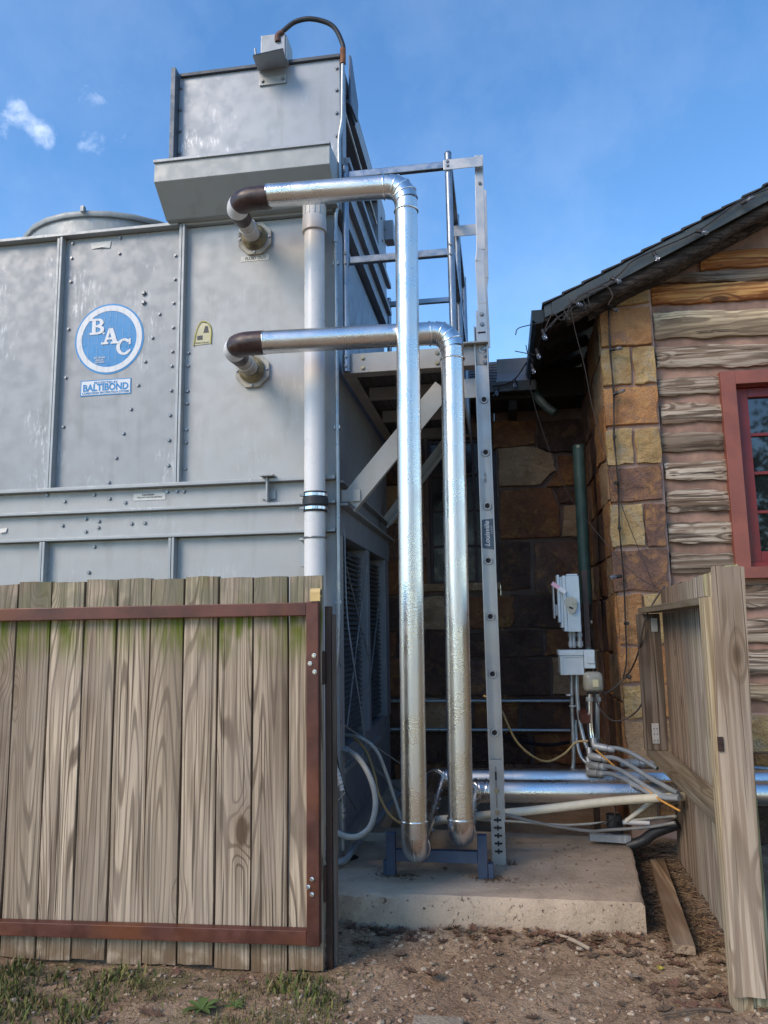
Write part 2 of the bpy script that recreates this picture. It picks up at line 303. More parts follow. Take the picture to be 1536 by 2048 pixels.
def ground_mat():
    m, nt, b = base('soil', 0.95, 0.0, 0.1)
    v = coords(nt, rnd=False, world=True)
    c = mix(nt, rng(nt, noise(nt, v, 2.2, 6.0, 0.65), 0.32, 0.66), (0.31, 0.20, 0.125), (0.50, 0.35, 0.225))
    c = mix(nt, rng(nt, noise(nt, v, 30.0, 5.0, 0.7), 0.5, 0.72, 0, 0.7), c, (0.50, 0.37, 0.25))
    c = mix(nt, rng(nt, noise(nt, v, 48.0, 4.0, 0.7), 0.56, 0.70, 0, 0.75), c, (0.085, 0.058, 0.04))
    x = n(nt, 'ShaderNodeSeparateXYZ', {0: v}).outputs[0]
    gm = mth(nt, 'MULTIPLY', rng(nt, noise(nt, v, 4.0, 5.0, 0.7), 0.46, 0.62), rng(nt, x, -0.5, -1.3, 0.0, 0.6))
    c = mix(nt, gm, c, (0.09, 0.115, 0.03))
    nt.links.new(c, b.inputs['Base Color'])
    h = mth(nt, 'ADD', noise(nt, v, 18.0, 6.0, 0.7), mth(nt, 'MULTIPLY', noise(nt, v, 75.0, 4.0, 0.7), 0.5))
    bump(nt, b, h, 1.0, 0.03)
    return m
soil = ground_mat()

# ------------------------------------------------------------------ geometry helpers
def thing(name, label, cat, loc=(0, 0, 0), group=None):
    o = bpy.data.objects.new(name, None); C.objects.link(o); o.location = loc; o.empty_display_size = 0.1
    o['label'] = label; o['category'] = cat
    if group: o['group'] = group
    WL[o.name] = Vector(loc)
    return o
WL = {}
def tag(o, label=None, cat=None, group=None, kind=None):
    for k, v in (('label', label), ('category', cat), ('group', group), ('kind', kind)):
        if v: o[k] = v
    return o
def place(name, me, loc, parent=None, rot=None):
    o = bpy.data.objects.new(name, me); C.objects.link(o)
    loc = Vector(loc); WL[o.name] = loc.copy()
    if parent is not None:
        o.parent = parent; o.location = loc - WL[parent.name]
    else: o.location = loc
    if rot is not None: o.rotation_euler = rot
    return o

class G:
    """collects faces in world metres; build() makes one mesh object with its origin at the middle"""
    def __init__(s): s.v = []; s.f = []
    def add(s, vs, fs):
        k = len(s.v); s.v += [Vector(p) for p in vs]; s.f += [tuple(k+i for i in f) for f in fs]; return s
    def box(s, lo, hi):
        x0, y0, z0 = lo; x1, y1, z1 = hi
        return s.add([(x0, y0, z0), (x1, y0, z0), (x1, y1, z0), (x0, y1, z0), (x0, y0, z1), (x1, y0, z1), (x1, y1, z1), (x0, y1, z1)],
                     [(0, 3, 2, 1), (4, 5, 6, 7), (0, 1, 5, 4), (1, 2, 6, 5), (2, 3, 7, 6), (3, 0, 4, 7)])
    def bar(s, a, b, w, h, up=(0, 0, 1)):
        a = Vector(a); b = Vector(b); d = (b-a).normalized(); up = Vector(up)
        x = d.cross(up).normalized(); u = x.cross(d).normalized()
        vs = []
        for p in (a, b):
            for sx, su in ((-1, -1), (1, -1), (1, 1), (-1, 1)): vs.append(p + x*(sx*w/2) + u*(su*h/2))
        return s.add(vs, [(0, 1, 2, 3), (7, 6, 5, 4), (0, 4, 5, 1), (1, 5, 6, 2), (2, 6, 7, 3), (3, 7, 4, 0)])
    def tube(s, path, r, seg=12, caps=True, rs=None):
        P = [Vector(p) for p in path]; m = len(P); rings = []
        t0 = (P[1]-P[0]).normalized(); ref = Vector((0, 0, 1)) if abs(t0.z) < 0.9 else Vector((1, 0, 0))
        nx = t0.cross(ref).normalized()
        vs = []
        for i in range(m):
            t = (P[min(i+1, m-1)]-P[max(i-1, 0)]).normalized()
            nx = (nx - t*nx.dot(t)).normalized(); ny = t.cross(nx)
            rr = rs[i] if rs else r
            vs += [P[i] + nx*(rr*cos(2*pi*k/seg)) + ny*(rr*sin(2*pi*k/seg)) for k in range(seg)]
        fs = []
        for i in range(m-1):
            for k in range(seg):
                a = i*seg+k; b = i*seg+(k+1) % seg
                fs.append((a, b, b+seg, a+seg))
        if caps: fs += [tuple(reversed(range(seg))), tuple(range((m-1)*seg, m*seg))]
        return s.add(vs, fs)
    def prism(s, poly, axis, a, b):
        """poly of 2-D points swept along an axis from a to b"""
        m = len(poly)
        def p3(p, t): return {'X': (t, p[0], p[1]), 'Y': (p[0], t, p[1]), 'Z': (p[0], p[1], t)}[axis]
        vs = [p3(p, a) for p in poly] + [p3(p, b) for p in poly]
        fs = [tuple(range(m)), tuple(reversed(range(m, 2*m)))] + [(i, i+m, (i+1) % m+m, (i+1) % m) for i in range(m)]
        return s.add(vs, fs)
    def mesh(s, name, mat, smooth=None, bevel=0.0, origin=None):
        lo = Vector([min(p[i] for p in s.v) for i in range(3)]); hi = Vector([max(p[i] for p in s.v) for i in range(3)])
        o = Vector(origin) if origin is not None else (lo+hi)/2
        me = bpy.data.meshes.new(name); me.from_pydata([p-o for p in s.v], [], s.f)
        bm = bmesh.new(); bm.from_mesh(me)
        bmesh.ops.recalc_face_normals(bm, faces=bm.faces)
        if bevel > 0:
            es = [e for e in bm.edges if len(e.link_faces) == 2 and e.calc_face_angle(0) > radians(40)]
            bmesh.ops.bevel(bm, geom=es, offset=bevel, segments=2, affect='EDGES', profile=0.6)
        bm.to_mesh(me); bm.free()
        me.materials.append(mat)
        if smooth: me.shade_smooth(); me.set_sharp_from_angle(angle=radians(smooth))
        return me, o
    def build(s, name, mat, parent=None, smooth=None, bevel=0.0):
        me, o = s.mesh(name, mat, smooth, bevel)
        return place(name, me, o, parent)

def curve(pts, sub=8):
    """Catmull-Rom through the points"""
    P = [Vector(p) for p in pts]; P = [P[0]*2-P[1]] + P + [P[-1]*2-P[-2]]
    out = []
    for i in range(1, len(P)-2):
        a, b, c, d = P[i-1:i+3]
        for k in range(sub):
            t = k/sub
            out.append(0.5*((2*b) + (c-a)*t + (2*a-5*b+4*c-d)*t*t + (3*b-a-3*c+d)*t**3))
    out.append(P[-2]); return out
def cable(name, pts, r, mat, parent=None, sub=8, seg=8):
    return G().tube(curve(pts, sub), r, seg).build(name, mat, parent, smooth=60)
def box(name, lo, hi, mat, parent=None, bevel=0.003):
    return G().box(lo, hi).build(name, mat, parent, bevel=bevel)
def rod(name, a, b, r, mat, parent=None, seg=16):
    return G().tube([a, b], r, seg).build(name, mat, parent, smooth=40)
def arc(c, u, v, r, a0, a1, k=10):
    c = Vector(c); u = Vector(u); v = Vector(v)
    return [c + u*(r*cos(a0+(a1-a0)*i/k)) + v*(r*sin(a0+(a1-a0)*i/k)) for i in range(k+1)]
def ring(name, c, axis, R_, r, mat, parent):
    c = Vector(c); ax = Vector(axis).normalized(); u = ax.orthogonal().normalized(); w = ax.cross(u)
    g = G(); sg = 28; tg = 6; vs = []; fs = []
    for i in range(sg):
        d = u*cos(2*pi*i/sg) + w*sin(2*pi*i/sg)
        for j in range(tg): vs.append(c + d*(R_ + r*cos(2*pi*j/tg)) + ax*(r*sin(2*pi*j/tg)))
    for i in range(sg):
        for j in range(tg): fs.append((i*tg+j, ((i+1) % sg)*tg+j, ((i+1) % sg)*tg+(j+1) % tg, i*tg+(j+1) % tg))
    g.add(vs, fs); return g.build(name, mat, parent, smooth=60)

def text(name, body, size, loc, mat, parent, rot=(pi/2, 0, 0), bold=0.0, xs=1.0, extr=0.0004, shear=0.0):
    cu = bpy.data.curves.new(name, 'FONT'); cu.body = body; cu.size = size; cu.align_x = 'CENTER'; cu.align_y = 'CENTER'
    cu.extrude = extr; cu.offset = bold; cu.resolution_u = 3; cu.shear = shear
    ob = bpy.data.objects.new(name+'_source', cu); C.objects.link(ob)
    dg = bpy.context.evaluated_depsgraph_get()
    me = bpy.data.meshes.new_from_object(ob.evaluated_get(dg)); bpy.data.objects.remove(ob)
    for vv in me.vertices: vv.co.x *= xs
    me.materials.clear(); me.materials.append(mat)
    return place(name, me, loc, parent, rot)

# a bolt head and washer, shared by every bolt; axis along -Y
def bolt_mesh(name, mat, r=0.0115, h=0.012):
    g = G(); m = 6
    g.tube([(0, 0, 0), (0, -0.003, 0)], r*1.35, 12)
    g.tube([(0, -0.003, 0), (0, -h*0.8, 0), (0, -h, 0)], r, m, rs=[r, r, r*0.75])
    me, _ = g.mesh(name, mat, 30, origin=(0, 0, 0)); return me
BOLT = bolt_mesh('bolt', bolt_m); BOLT_Y = bolt_mesh('bolt_zinc', brass_m, 0.012, 0.012); BOLT_S = bolt_mesh('bolt_small', bolt_m, 0.009, 0.009)
def bolt(loc, parent, me=None, rot=None): return place('bolt', me or BOLT, loc, parent, rot)
ROT_PX = (0, 0, pi/2)    # bolt pointing to +X

# ================================================================== the setting: ground and concrete pad
def hump(x, y):
    a = 0.012*sin(3.1*x+1.3)*cos(2.7*y) + 0.009*sin(7.3*x+2.1*y) + 0.006*sin(13.0*x-9.0*y+1.0) + 0.004*sin(23*x+17*y)
    w = max(0.0, min(1.0, (y-4.9)/0.7)) if x > -1.0 else 0.0
    a += 0.045*w*(1 if x < 1.2 else 0.6)
    if 4.0 < y < 4.34 and x < 0.7: a += 0.02*(y-4.0)/0.34
    return a
def axis_pts(lo, hi, a, b, step):
    p = []; t = a
    while t < b: p.append(t); t += step
    p.append(b); d = step*2; t = b
    while t < hi: t += d; d *= 1.7; p.append(min(t, hi))
    d = step*2; t = a; q = []
    while t > lo: t -= d; d *= 1.7; q.append(max(t, lo))
    return list(reversed(q)) + p
xs = axis_pts(-300, 300, -3.2, 2.6, 0.05); ys = axis_pts(-300, 500, 2.4, 6.4, 0.05)
g = G(); vs = []
for y in ys:
    for x in xs:
        near = 1.0 if (-3.3 < x < 2.7 and 2.3 < y < 6.5) else 0.0
        vs.append((x, y, (hump(x, y) + R.uniform(-0.004, 0.004))*near))
nx_ = len(xs)
g.add(vs, [(j*nx_+i, j*nx_+i+1, (j+1)*nx_+i+1, (j+1)*nx_+i) for j in range(len(ys)-1) for i in range(nx_-1)])
me, o_ = g.mesh('ground', soil, 60, origin=(0, 0, 0)); tag(place('ground', me, (0, 0, 0)), 'brown dirt and gravel ground with patches of weeds', kind='structure')

fr = [(-4.6 + i*(0.669+4.6)/120, 4.335 + (0.010*i/120) + R.uniform(-0.004, 0.004)) for i in range(121)]
rt = [(0.669 + (0.79-0.669)*t + R.uniform(-0.003, 0.003), 4.345 + (5.58-4.345)*t) for t in [k/16 for k in range(1, 17)]]
poly = fr + rt + [(-0.9, 5.72), (-0.95, 7.45), (-4.6, 7.45)]
g = G(); m_ = len(poly)
jit = [R.uniform(-0.012, 0.006) for _ in poly]
cx, cy = -1.5, 5.6
def inw(p, d):
    q = Vector((cx-p[0], cy-p[1])); q.normalize(); return (p[0]+q.x*d, p[1]+q.y*d)
rings_ = [[(*poly[i], -0.1) for i in range(m_)], [(poly[i][0]+R.uniform(-.004, .004), poly[i][1]+R.uniform(-.009, .006), 0.06) for i in range(m_)],
          [(*poly[i], 0.155+jit[i]*0.3) for i in range(m_)], [(*inw(poly[i], 0.014+abs(jit[i])), 0.17) for i in range(m_)]]
vs = [p for r_ in rings_ for p in r_]
fs = [(k*m_+i, k*m_+(i+1) % m_, (k+1)*m_+(i+1) % m_, (k+1)*m_+i) for k in range(3) for i in range(m_)] + [tuple(range(3*m_, 4*m_))]
g.add(vs, fs)
tag(g.build('concrete_pad', slab_m, None, smooth=45), 'weathered concrete pad under the cooling tower and pipe stand', kind='structure')

# ================================================================== cooling tower
T = thing('cooling_tower', 'large grey sheet metal cooling tower with round blue logo', 'cooling tower', (-2.6, 6.0, 0.17))
YF = 4.875
G().box((-4.4, 4.93, 2.2), (-1.06, 7.25, 4.43)).box((-4.4, 4.93, 0.165), (-1.06, 7.25, 0.80)).box((-4.4, 4.93, 0.801), (-1.40, 7.25, 2.199)).build('casing', side_shade_grey, T)
for x0, x1, m in ((-4.4, -3.083, tower_grey), (-3.045, -2.15, tower_grey), (-2.112, -1.045, tower_plain)):
    box('panel', (x0, YF, 2.578), (x1, 4.932, 4.428), m, T, 0.004)
for x0, x1, m in ((-4.4, -3.106, tower_plain), (-3.07, -2.176, tower_plain), (-2.136, -1.045, tower_plain)):
    box('panel', (x0, YF+0.005, 0.17), (x1, 4.933, 2.205), m, T, 0.004)
for xc, z0, z1 in ((-3.064, 2.576, 4.44), (-2.131, 2.576, 4.44), (-3.088, 0.3, 2.203), (-2.156, 0.3, 2.203)):
    box('seam_flange', (xc-0.023, 4.828, z0), (xc-0.004, 4.94, z1), edge_grey, T, 0.002)
    box('seam_flange', (xc+0.003, 4.822, z0), (xc+0.020, 4.94, z1), edge_grey, T, 0.002)
box('top_flange', (-4.4, 4.815, 4.43), (-2.16, 4.95, 4.452), edge_grey, T)
box('top_flange', (-2.159, 4.835, 4.432), (-1.05, 4.95, 4.450), edge_grey, T)
box('beam_flange', (-4.4, 4.815, 2.552), (-1.04, 4.935, 2.576), edge_grey, T)
box('beam_web', (-4.4, 4.872, 2.412), (-1.045, 4.936, 2.551), tower_plain, T)
box('beam_flange', (-4.4, 4.818, 2.392), (-1.04, 4.935, 2.411), edge_grey, T)
box('beam_web', (-4.4, 4.866, 2.228), (-1.047, 4.934, 2.391), tower_plain, T)
box('beam_flange', (-4.4, 4.822, 2.207), (-1.042, 4.935, 2.227), edge_grey, T)
g = G().box((-1.53, 4.76, 2.58), (-1.44, 4.872, 2.592)).box((-1.50, 4.80, 2.42), (-1.488, 4.870, 2.58)).box((-1.545, 4.858, 2.44), (-1.45, 4.869, 2.50))
g.build('lifting_bracket', edge_grey, T, bevel=0.002)
for x, z in ((-2.624, 4.404), (-2.992, 4.395), (-2.626, 4.284), (-2.996, 4.283), (-2.198, 4.229), (-2.199, 4.051), (-2.204, 3.874), (-2.306, 3.8), (-2.203, 3.694), (-2.355, 3.629), (-2.403, 3.458), (-2.205, 3.518), (-2.206, 3.413), (-2.45, 3.289), (-2.206, 3.236), (-2.498, 3.119), (-2.209, 3.059), (-2.546, 2.947), (-2.211, 2.882), (-2.084, 3.498), (-2.086, 3.405), (-2.085, 3.222), (-2.087, 3.134), (-2.088, 2.949), (-2.088, 2.86), (-2.595, 2.777), (-2.642, 2.608), (-2.212, 2.706), (-2.09, 2.678), (-2.995, 4.10), (-2.995, 3.74), (-2.998, 3.38), (-3.0, 3.02), (-1.16, 2.68), (-1.13, 3.6)):
    bolt((x, YF, z), T, BOLT)
for x, z in ((-2.429, 3.966), (-2.429, 3.896)): bolt((x, YF, z), T, bolt_mesh('bolt_large', bolt_m, 0.018, 0.018))
for x, z in ((-3.096, 2.535), (-2.962, 2.486), (-2.744, 2.523), (-2.63, 2.492), (-2.514, 2.46), (-2.213, 2.522), (-2.144, 2.522), (-2.093, 2.519)): bolt((x, 4.872, z), T)
for x, z in ((-2.966, 2.317), (-2.795, 2.358), (-2.793, 2.269), (-2.699, 2.337), (-2.701, 2.293), (-2.461, 2.312), (-2.365, 2.313)): bolt((x, 4.866, z), T)
for x, z in ((-2.733, 2.164), (-2.766, 1.989)): bolt((x, YF+0.005, z), T)
# the right-hand side of the tower: casing, ledge, louvres and basin
box('side_panel', (-1.06, 4.96, 2.56), (-1.043, 7.18, 4.42), side_shade_grey, T, 0.004)
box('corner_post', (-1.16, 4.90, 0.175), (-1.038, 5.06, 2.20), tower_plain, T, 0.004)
box('corner_post', (-1.20, 6.98, 0.80), (-1.043, 7.20, 2.20), side_shade_grey, T, 0.004)
box('middle_post', (-1.20, 6.02, 0.80), (-1.043, 6.14, 2.20), side_shade_grey, T, 0.004)
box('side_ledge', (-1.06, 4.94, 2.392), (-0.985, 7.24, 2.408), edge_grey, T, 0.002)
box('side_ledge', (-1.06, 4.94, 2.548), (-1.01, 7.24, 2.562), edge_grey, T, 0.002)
box('side_band', (-1.06, 4.95, 2.20), (-1.036, 7.22, 2.391), side_shade_grey, T)
g = G()
for k in range(36):
    z = 0.86+k*0.0365
    g.bar((-1.11, 5.07, z), (-1.11, 6.01, z), 0.05, 0.004, (0.6, 0, 0.8)); g.bar((-1.11, 6.15, z), (-1.11, 6.97, z), 0.05, 0.004, (0.6, 0, 0.8))
tag(g.build('louvre_slats', louvre_m, T), kind='stuff')
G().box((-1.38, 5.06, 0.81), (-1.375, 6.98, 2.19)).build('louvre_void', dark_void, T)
for a, b in (((-1.03, 5.12, 2.0), (-1.03, 5.98, 1.35)), ((-1.03, 5.95, 2.12), (-1.03, 5.10, 0.95)), ((-1.03, 6.6, 1.9), (-1.03, 5.95, 1.1))):
    rod('brace_wire', a, b, 0.005, conduit_m, T, 6)
cable('screen_edge', [(-1.035, 5.09, 2.24), (-1.02, 5.06, 1.75), (-0.99, 5.07, 1.45), (-0.96, 5.28, 0.95), (-0.95, 5.34, 0.72)], 0.006, conduit_flex, T)
g = G()
for k in range(7): g.box((-1.052, 5.10+k*0.10, 0.70-0.0*k), (-1.046, 5.17+k*0.10, 0.715))
g.box((-1.06, 5.05, 0.66), (-1.03, 6.6, 0.69)); g.build('basin_ledge', edge_grey, T)
for z in (1.0, 1.35, 1.7, 0.55, 0.3): bolt((-1.038, 4.93, z), T, BOLT_S, ROT_PX)
# fan housing above
box('fan_front_panel', (-2.20, 4.872, 4.46), (-0.995, 4.90, 5.615), box_galv, T, 0.003)
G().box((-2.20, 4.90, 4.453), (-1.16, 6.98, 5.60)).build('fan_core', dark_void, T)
box('fan_flange', (-2.235, 4.80, 4.60), (-2.201, 4.93, 5.655), plain('flange_navy', (0.10, 0.125, 0.16), 0.5, 0.3), T, 0.002)  # left flange in its own dark navy
box('fan_lid', (-2.19, 4.85, 5.616), (-0.99, 7.0, 5.640), plain('lid_dark', (0.075, 0.085, 0.10), 0.5, 0.3), T, 0.002)
box('fan_side_frame', (-1.16, 4.901, 4.452), (-0.984, 5.03, 5.614), side_shade_grey, T)
box('fan_side_frame', (-1.16, 6.52, 4.452), (-0.984, 7.0, 5.60), side_shade_grey, T)
box('fan_side_frame', (-1.16, 5.031, 5.46), (-0.986, 6.519, 5.612), side_shade_grey, T)
box('fan_side_frame', (-1.16, 5.031, 4.452), (-0.986, 6.519, 4.84), side_shade_grey, T)
for z in (4.875, 4.60): box('side_rail', (-0.984, 4.95, z-0.025), (-0.945, 7.05, z+0.02), side_shade_grey, T, 0.002)
rod('fan_shaft', (-1.0, 5.03, 5.32), (-1.0, 6.5, 5.24), 0.012, edge_grey, T, 8)
G().prism([(5.05, 5.38), (5.33, 5.43), (5.36, 5.60), (5.10, 5.80), (5.05, 5.78)], 'X', -0.965, -0.950).box((-0.985, 5.06, 5.40), (-0.966, 5.32, 5.43)).build('lifting_lug', plain('lug_steel', (0.10, 0.13, 0.18), 0.5, 0.4), T, bevel=0.002)
box('end_bracket', (-0.985, 6.92, 5.30), (-0.90, 7.06, 5.50), side_shade_grey, T)
for x, z in ((-1.017, 5.541), (-1.018, 5.369), (-1.02, 5.191), (-1.021, 5.016), (-2.186, 5.537), (-2.187, 5.361), (-2.187, 5.188), (-2.187, 5.014)): bolt((x, 4.872, z), T)
for y, z in ((6.75, 5.2), (6.75, 4.98), (6.9, 5.4), (6.7, 5.4)): bolt((-0.984, y, z), T, BOLT, ROT_PX)
# sloped drip hood in front of the fan housing
g = G().prism([(4.868, 4.80), (4.575, 4.762), (4.572, 4.615), (4.775, 4.448), (4.868, 4.445)], 'X', -2.232, -1.006)
g.build('drip_hood', hood_grey, T, bevel=0.004)
box('hood_lip', (-2.236, 4.560, 4.752), (-1.002, 4.60, 4.772), box_galv, T, 0.002)
# junction box on its bracket
G().add([(-1.571, 4.660, 5.546), (-1.352, 4.660, 5.569), (-1.385, 4.865, 5.604), (-1.598, 4.865, 5.593)], [(0, 1, 2, 3)]).add([tuple(a+b for a, b in zip(p, (0, 0.004, 0.012))) for p in ((-1.571, 4.660, 5.546), (-1.352, 4.660, 5.569), (-1.385, 4.865, 5.604), (-1.598, 4.865, 5.593))], [(0, 1, 2, 3)]).build('bracket_plate', box_galv, T)
box('bracket_foot', (-1.585, 4.858, 5.47), (-1.385, 4.871, 5.53), edge_grey, T)
bolt((-1.56, 4.858, 5.50), T); bolt((-1.41, 4.858, 5.50), T)
jb = box('junction_box', (-1.555, 4.79, 5.60), (-1.375, 4.97, 5.81), box_galv, T, 0.006)
box('box_cover', (-1.374, 4.80, 5.61), (-1.366, 4.96, 5.80), edge_grey, jb)
bolt((-1.47, 4.70, 5.575), T, BOLT_S)
rod('box_stud', (-1.585, 4.80, 5.60), (-1.60, 4.80, 5.72), 0.007, bolt_m, T, 8)
# round fan cowl on the lower deck
cxx, cyy, rr = -3.30, 6.22, 0.82
g = G()
vs = []; fs = []; K = 64
for i in range(K):
    a = 2*pi*i/K; vs += [(cxx+rr*cos(a), cyy+rr*sin(a), 4.44), (cxx+rr*cos(a), cyy+rr*sin(a), 4.925)]
for i in range(K): fs.append((2*i, 2*((i+1) % K), 2*((i+1) % K)+1, 2*i+1))
g.add(vs, fs).build('fan_cowl', hood_grey, T, smooth=40)
ring('cowl_rim', (cxx, cyy, 4.94), (0, 0, 1), rr+0.012, 0.026, hood_grey, T)
box('rim_clip', (cxx+0.07, cyy-rr-0.06, 4.935), (cxx+0.10, cyy-rr-0.02, 4.985), edge_grey, T)
# decals and lettering
def disc(name, c, r0, r1, y, mat, parent, k=64):
    g = G(); vs = []; fs = []
    for i in range(k):
        a = 2*pi*i/k
        for r in (r0, r1):
            for yy in (y, y+0.002): vs.append((c[0]+r*cos(a), yy, c[1]+r*sin(a)))
    for i in range(k):
        j = (i+1) % k
        fs += [(4*i, 4*i+2, 4*j+2, 4*j), (4*i+2, 4*i+3, 4*j+3, 4*j+2)]
    g.add(vs, fs); return g.build(name, mat, parent)
LC = (-2.68, 3.645)
LG = disc('logo_disc', LC, 0.001, 0.262, YF-0.002, logo_blue, T)
disc('logo_ring', LC, 0.208, 0.248, YF-0.004, logo_white, LG)
def band2(cx, cz, rx, rz, tx, tz, a0, a1, k=12):
    out = []
    for i in range(k+1):
        a = a0+(a1-a0)*i/k; out.append(((cx+rx*cos(a), cz+rz*sin(a)), (cx+(rx-tx)*cos(a), cz+(rz-tz)*sin(a))))
    return out
def letter(name, shapes, x, z, h, parent):
    g = G()
    for q, sh in enumerate(shapes):
        y = YF-0.0050-0.0004*q
        if sh[0] == 'p': pts = [(x+(a-0.5)*h, y, z+(b-0.5)*h) for a, b in sh[1]]; g.add(pts, [tuple(range(len(pts)))])
        else:
            bb = band2(*sh[1]); vs = []
            for o, i_ in bb: vs += [(x+(o[0]-0.5)*h, y, z+(o[1]-0.5)*h), (x+(i_[0]-0.5)*h, y, z+(i_[1]-0.5)*h)]
            g.add(vs, [(2*k, 2*k+1, 2*k+3, 2*k+2) for k in range(len(bb)-1)])
    return g.build(name, logo_white, parent)
def rc(a, b, c, d): return ('p', [(a, b), (c, b), (c, d), (a, d)])
letter('letter', [rc(.16, .02, .40, .98), rc(.02, 0, .56, .13), rc(.02, .87, .56, 1), rc(.3, .45, .56, .57), ('b', (.54, .735, .36, .265, .23, .135, -pi/2, pi/2)), ('b', (.55, .285, .41, .285, .24, .15, -pi/2, pi/2))], -2.772, 3.742, 0.118, LG)
letter('letter', [('p', [(.40, 1), (.66, 1), (.99, .06), (.70, .06)]), ('p', [(.40, 1), (.56, .98), (.27, .06), (.10, .06)]), rc(.27, .28, .75, .41), rc(-.06, 0, .40, .13), rc(.56, 0, 1.10, .13)], -2.672, 3.664, 0.118, LG)
letter('letter', [('b', (.52, .5, .50, .52, .23, .15, radians(42), radians(322), 20)), rc(.80, .62, .93, .99), ('p', [(.80, .10), (.96, .24), (.90, .34), (.74, .22)])], -2.566, 3.578, 0.118, LG)
for p in ((-2.722, 3.688), (-2.612, 3.608), (-2.497, 3.523)): disc('letter_dot', p, 0.0005, 0.008, YF-0.0052, logo_white, LG, 12)
for i, tline in enumerate(('BALTIMORE', 'AIRCOIL', 'COMPANY')): text('small_lettering', tline, 0.016, (-2.745, YF-0.005, 3.508-0.017*i), logo_white, LG, bold=0.0003)
disc('registered_mark', (-2.843, 3.508), 0.003, 0.007, YF-0.0052, logo_white, LG, 12)
g = G()
for i in range(9):
    x = LC[0]-0.20+0.05*i+R.uniform(-.012, .012); hh = (0.24**2-(x-LC[0])**2)**0.5
    z = LC[1]+hh; zz = LC[1]-hh; k = 0; pv = x
    while z > zz:
        nx2 = pv+R.uniform(-.004, .004); g.add([(pv, YF-0.0068, z), (pv+0.0013, YF-0.0068, z), (nx2+0.0013, YF-0.0068, z-0.05), (nx2, YF-0.0068, z-0.05)], [(0, 1, 2, 3)]); pv = nx2; z -= R.uniform(0.05, 0.09)
g.build('peeling_cracks', tower_plain, LG)
BL = box('name_sticker', (-2.882, YF-0.003, 3.232), (-2.502, YF, 3.347), logo_blue, T, 0)
box('sticker_field', (-2.875, YF-0.0045, 3.239), (-2.509, YF-0.0031, 3.340), logo_white, BL, 0)
text('sticker_lettering', 'PROTECTED BY', 0.024, (-2.692, YF-0.006, 3.323), logo_blue, BL, bold=0.0004, xs=1.05)
text('sticker_lettering', 'BALTIBOND', 0.068, (-2.692, YF-0.006, 3.288), logo_blue, BL, bold=0.0022, xs=0.92)
text('sticker_lettering', 'CORROSION PROTECTION SYSTEM', 0.0215, (-2.692, YF-0.006, 3.251), logo_blue, BL, bold=0.0004, xs=1.02)
FO = box('fluid_out_label', (-1.713, YF-0.003, 4.136), (-1.507, YF, 4.174), label_white, T, 0)
text('label_lettering', 'FLUID OUT', 0.030, (-1.605, YF-0.004, 4.155), label_text, FO, bold=0.0005)
CT = box('caution_label', (-2.456, 4.868, 2.470), (-2.225, 4.872, 2.519), label_white, T, 0)
text('label_lettering', 'CAUTION', 0.019, (-2.35, 4.866, 2.507), label_text, CT, bold=0.0003)
text('label_lettering', 'THIS UNIT MUST BE DRAINED', 0.0135, (-2.34, 4.866, 2.490), label_text, CT)
G().add([(-2.855, YF-0.003, 4.385), (-2.69, YF-0.004, 4.388), (-2.70, YF-0.006, 4.332), (-2.76, YF-0.012, 4.340), (-2.84, YF-0.004, 4.336)], [(0, 1, 2, 3, 4)]).build('torn_label', label_white, T)
G().add([(-3.45, 4.863, 2.31), (-3.38, 4.86, 2.316), (-3.385, 4.855, 2.285), (-3.43, 4.85, 2.28)], [(0, 1, 2, 3)]).build('torn_label', label_white, T)
CG = G().add([(-2.045, YF-0.004, 3.548), (-1.926, YF-0.004, 3.555), (-1.925, YF-0.004, 3.66), (-1.95, YF-0.005, 3.70), (-1.99, YF-0.004, 3.712), (-2.02, YF-0.006, 3.66)], [(0, 1, 2, 3, 4, 5)]).build('gravity_centre_label', label_cream, T)
G().add([(-2.022, YF-0.0052, 3.585), (-1.982, YF-0.0052, 3.585), (-1.982, YF-0.0052, 3.633), (-2.022, YF-0.0052, 3.633)], [(0, 1, 2, 3)]).add([(-1.982, YF-0.0052, 3.6335), (-1.937, YF-0.0052, 3.6335), (-1.945, YF-0.0052, 3.68), (-1.982, YF-0.0052, 3.69)], [(0, 1, 2, 3)]).build('label_print', label_text, CG)
text('label_lettering', 'CENTER OF GRAVITY', 0.0125, (-1.985, YF-0.0056, 3.563), label_text, CG, xs=0.85)
cable('label_edge', [(-2.047, YF-0.006, 3.545), (-2.028, YF-0.008, 3.65), (-1.995, YF-0.008, 3.715), (-1.945, YF-0.006, 3.705), (-1.922, YF-0.006, 3.655), (-1.924, YF-0.006, 3.552)], 0.004, yellow_tape, CG, 4, 5)

# ================================================================== white drain pipe with rubber coupling
D = thing('drain_pipe', 'upright white plastic drain pipe with black rubber coupling beside the tower', 'pipe', (-1.155, 4.755, 0.17))
px_, py_ = -1.155, 4.755
G().tube([(px_-0.006, py_, 0.17), (px_-0.004, py_, 2.34)], 0.068, 28).build('lower_pipe', pvc_m, D, smooth=40)
G().tube([(px_-0.004, py_, 2.342), (px_, py_, 4.30)], 0.068, 28).build('upper_pipe', pvc_m, D, smooth=40)
G().tube([(px_, py_, 4.24), (px_, py_, 4.335), (px_, py_, 4.345), (px_, py_, 4.43), (px_, py_, 4.445)], 0.08, 28, rs=[0.082, 0.082, 0.077, 0.077, 0.068]).build('pipe_cap', pvc_cap, D, smooth=30)
for k in range(14):
    a = 2*pi*k/14; c_, s_ = cos(a), sin(a)
    G().bar((px_+0.078*c_, py_+0.078*s_, 4.35), (px_+0.078*c_, py_+0.078*s_, 4.425), 0.006, 0.006, (c_, s_, 0)).build('cap_rib', pvc_cap, D)
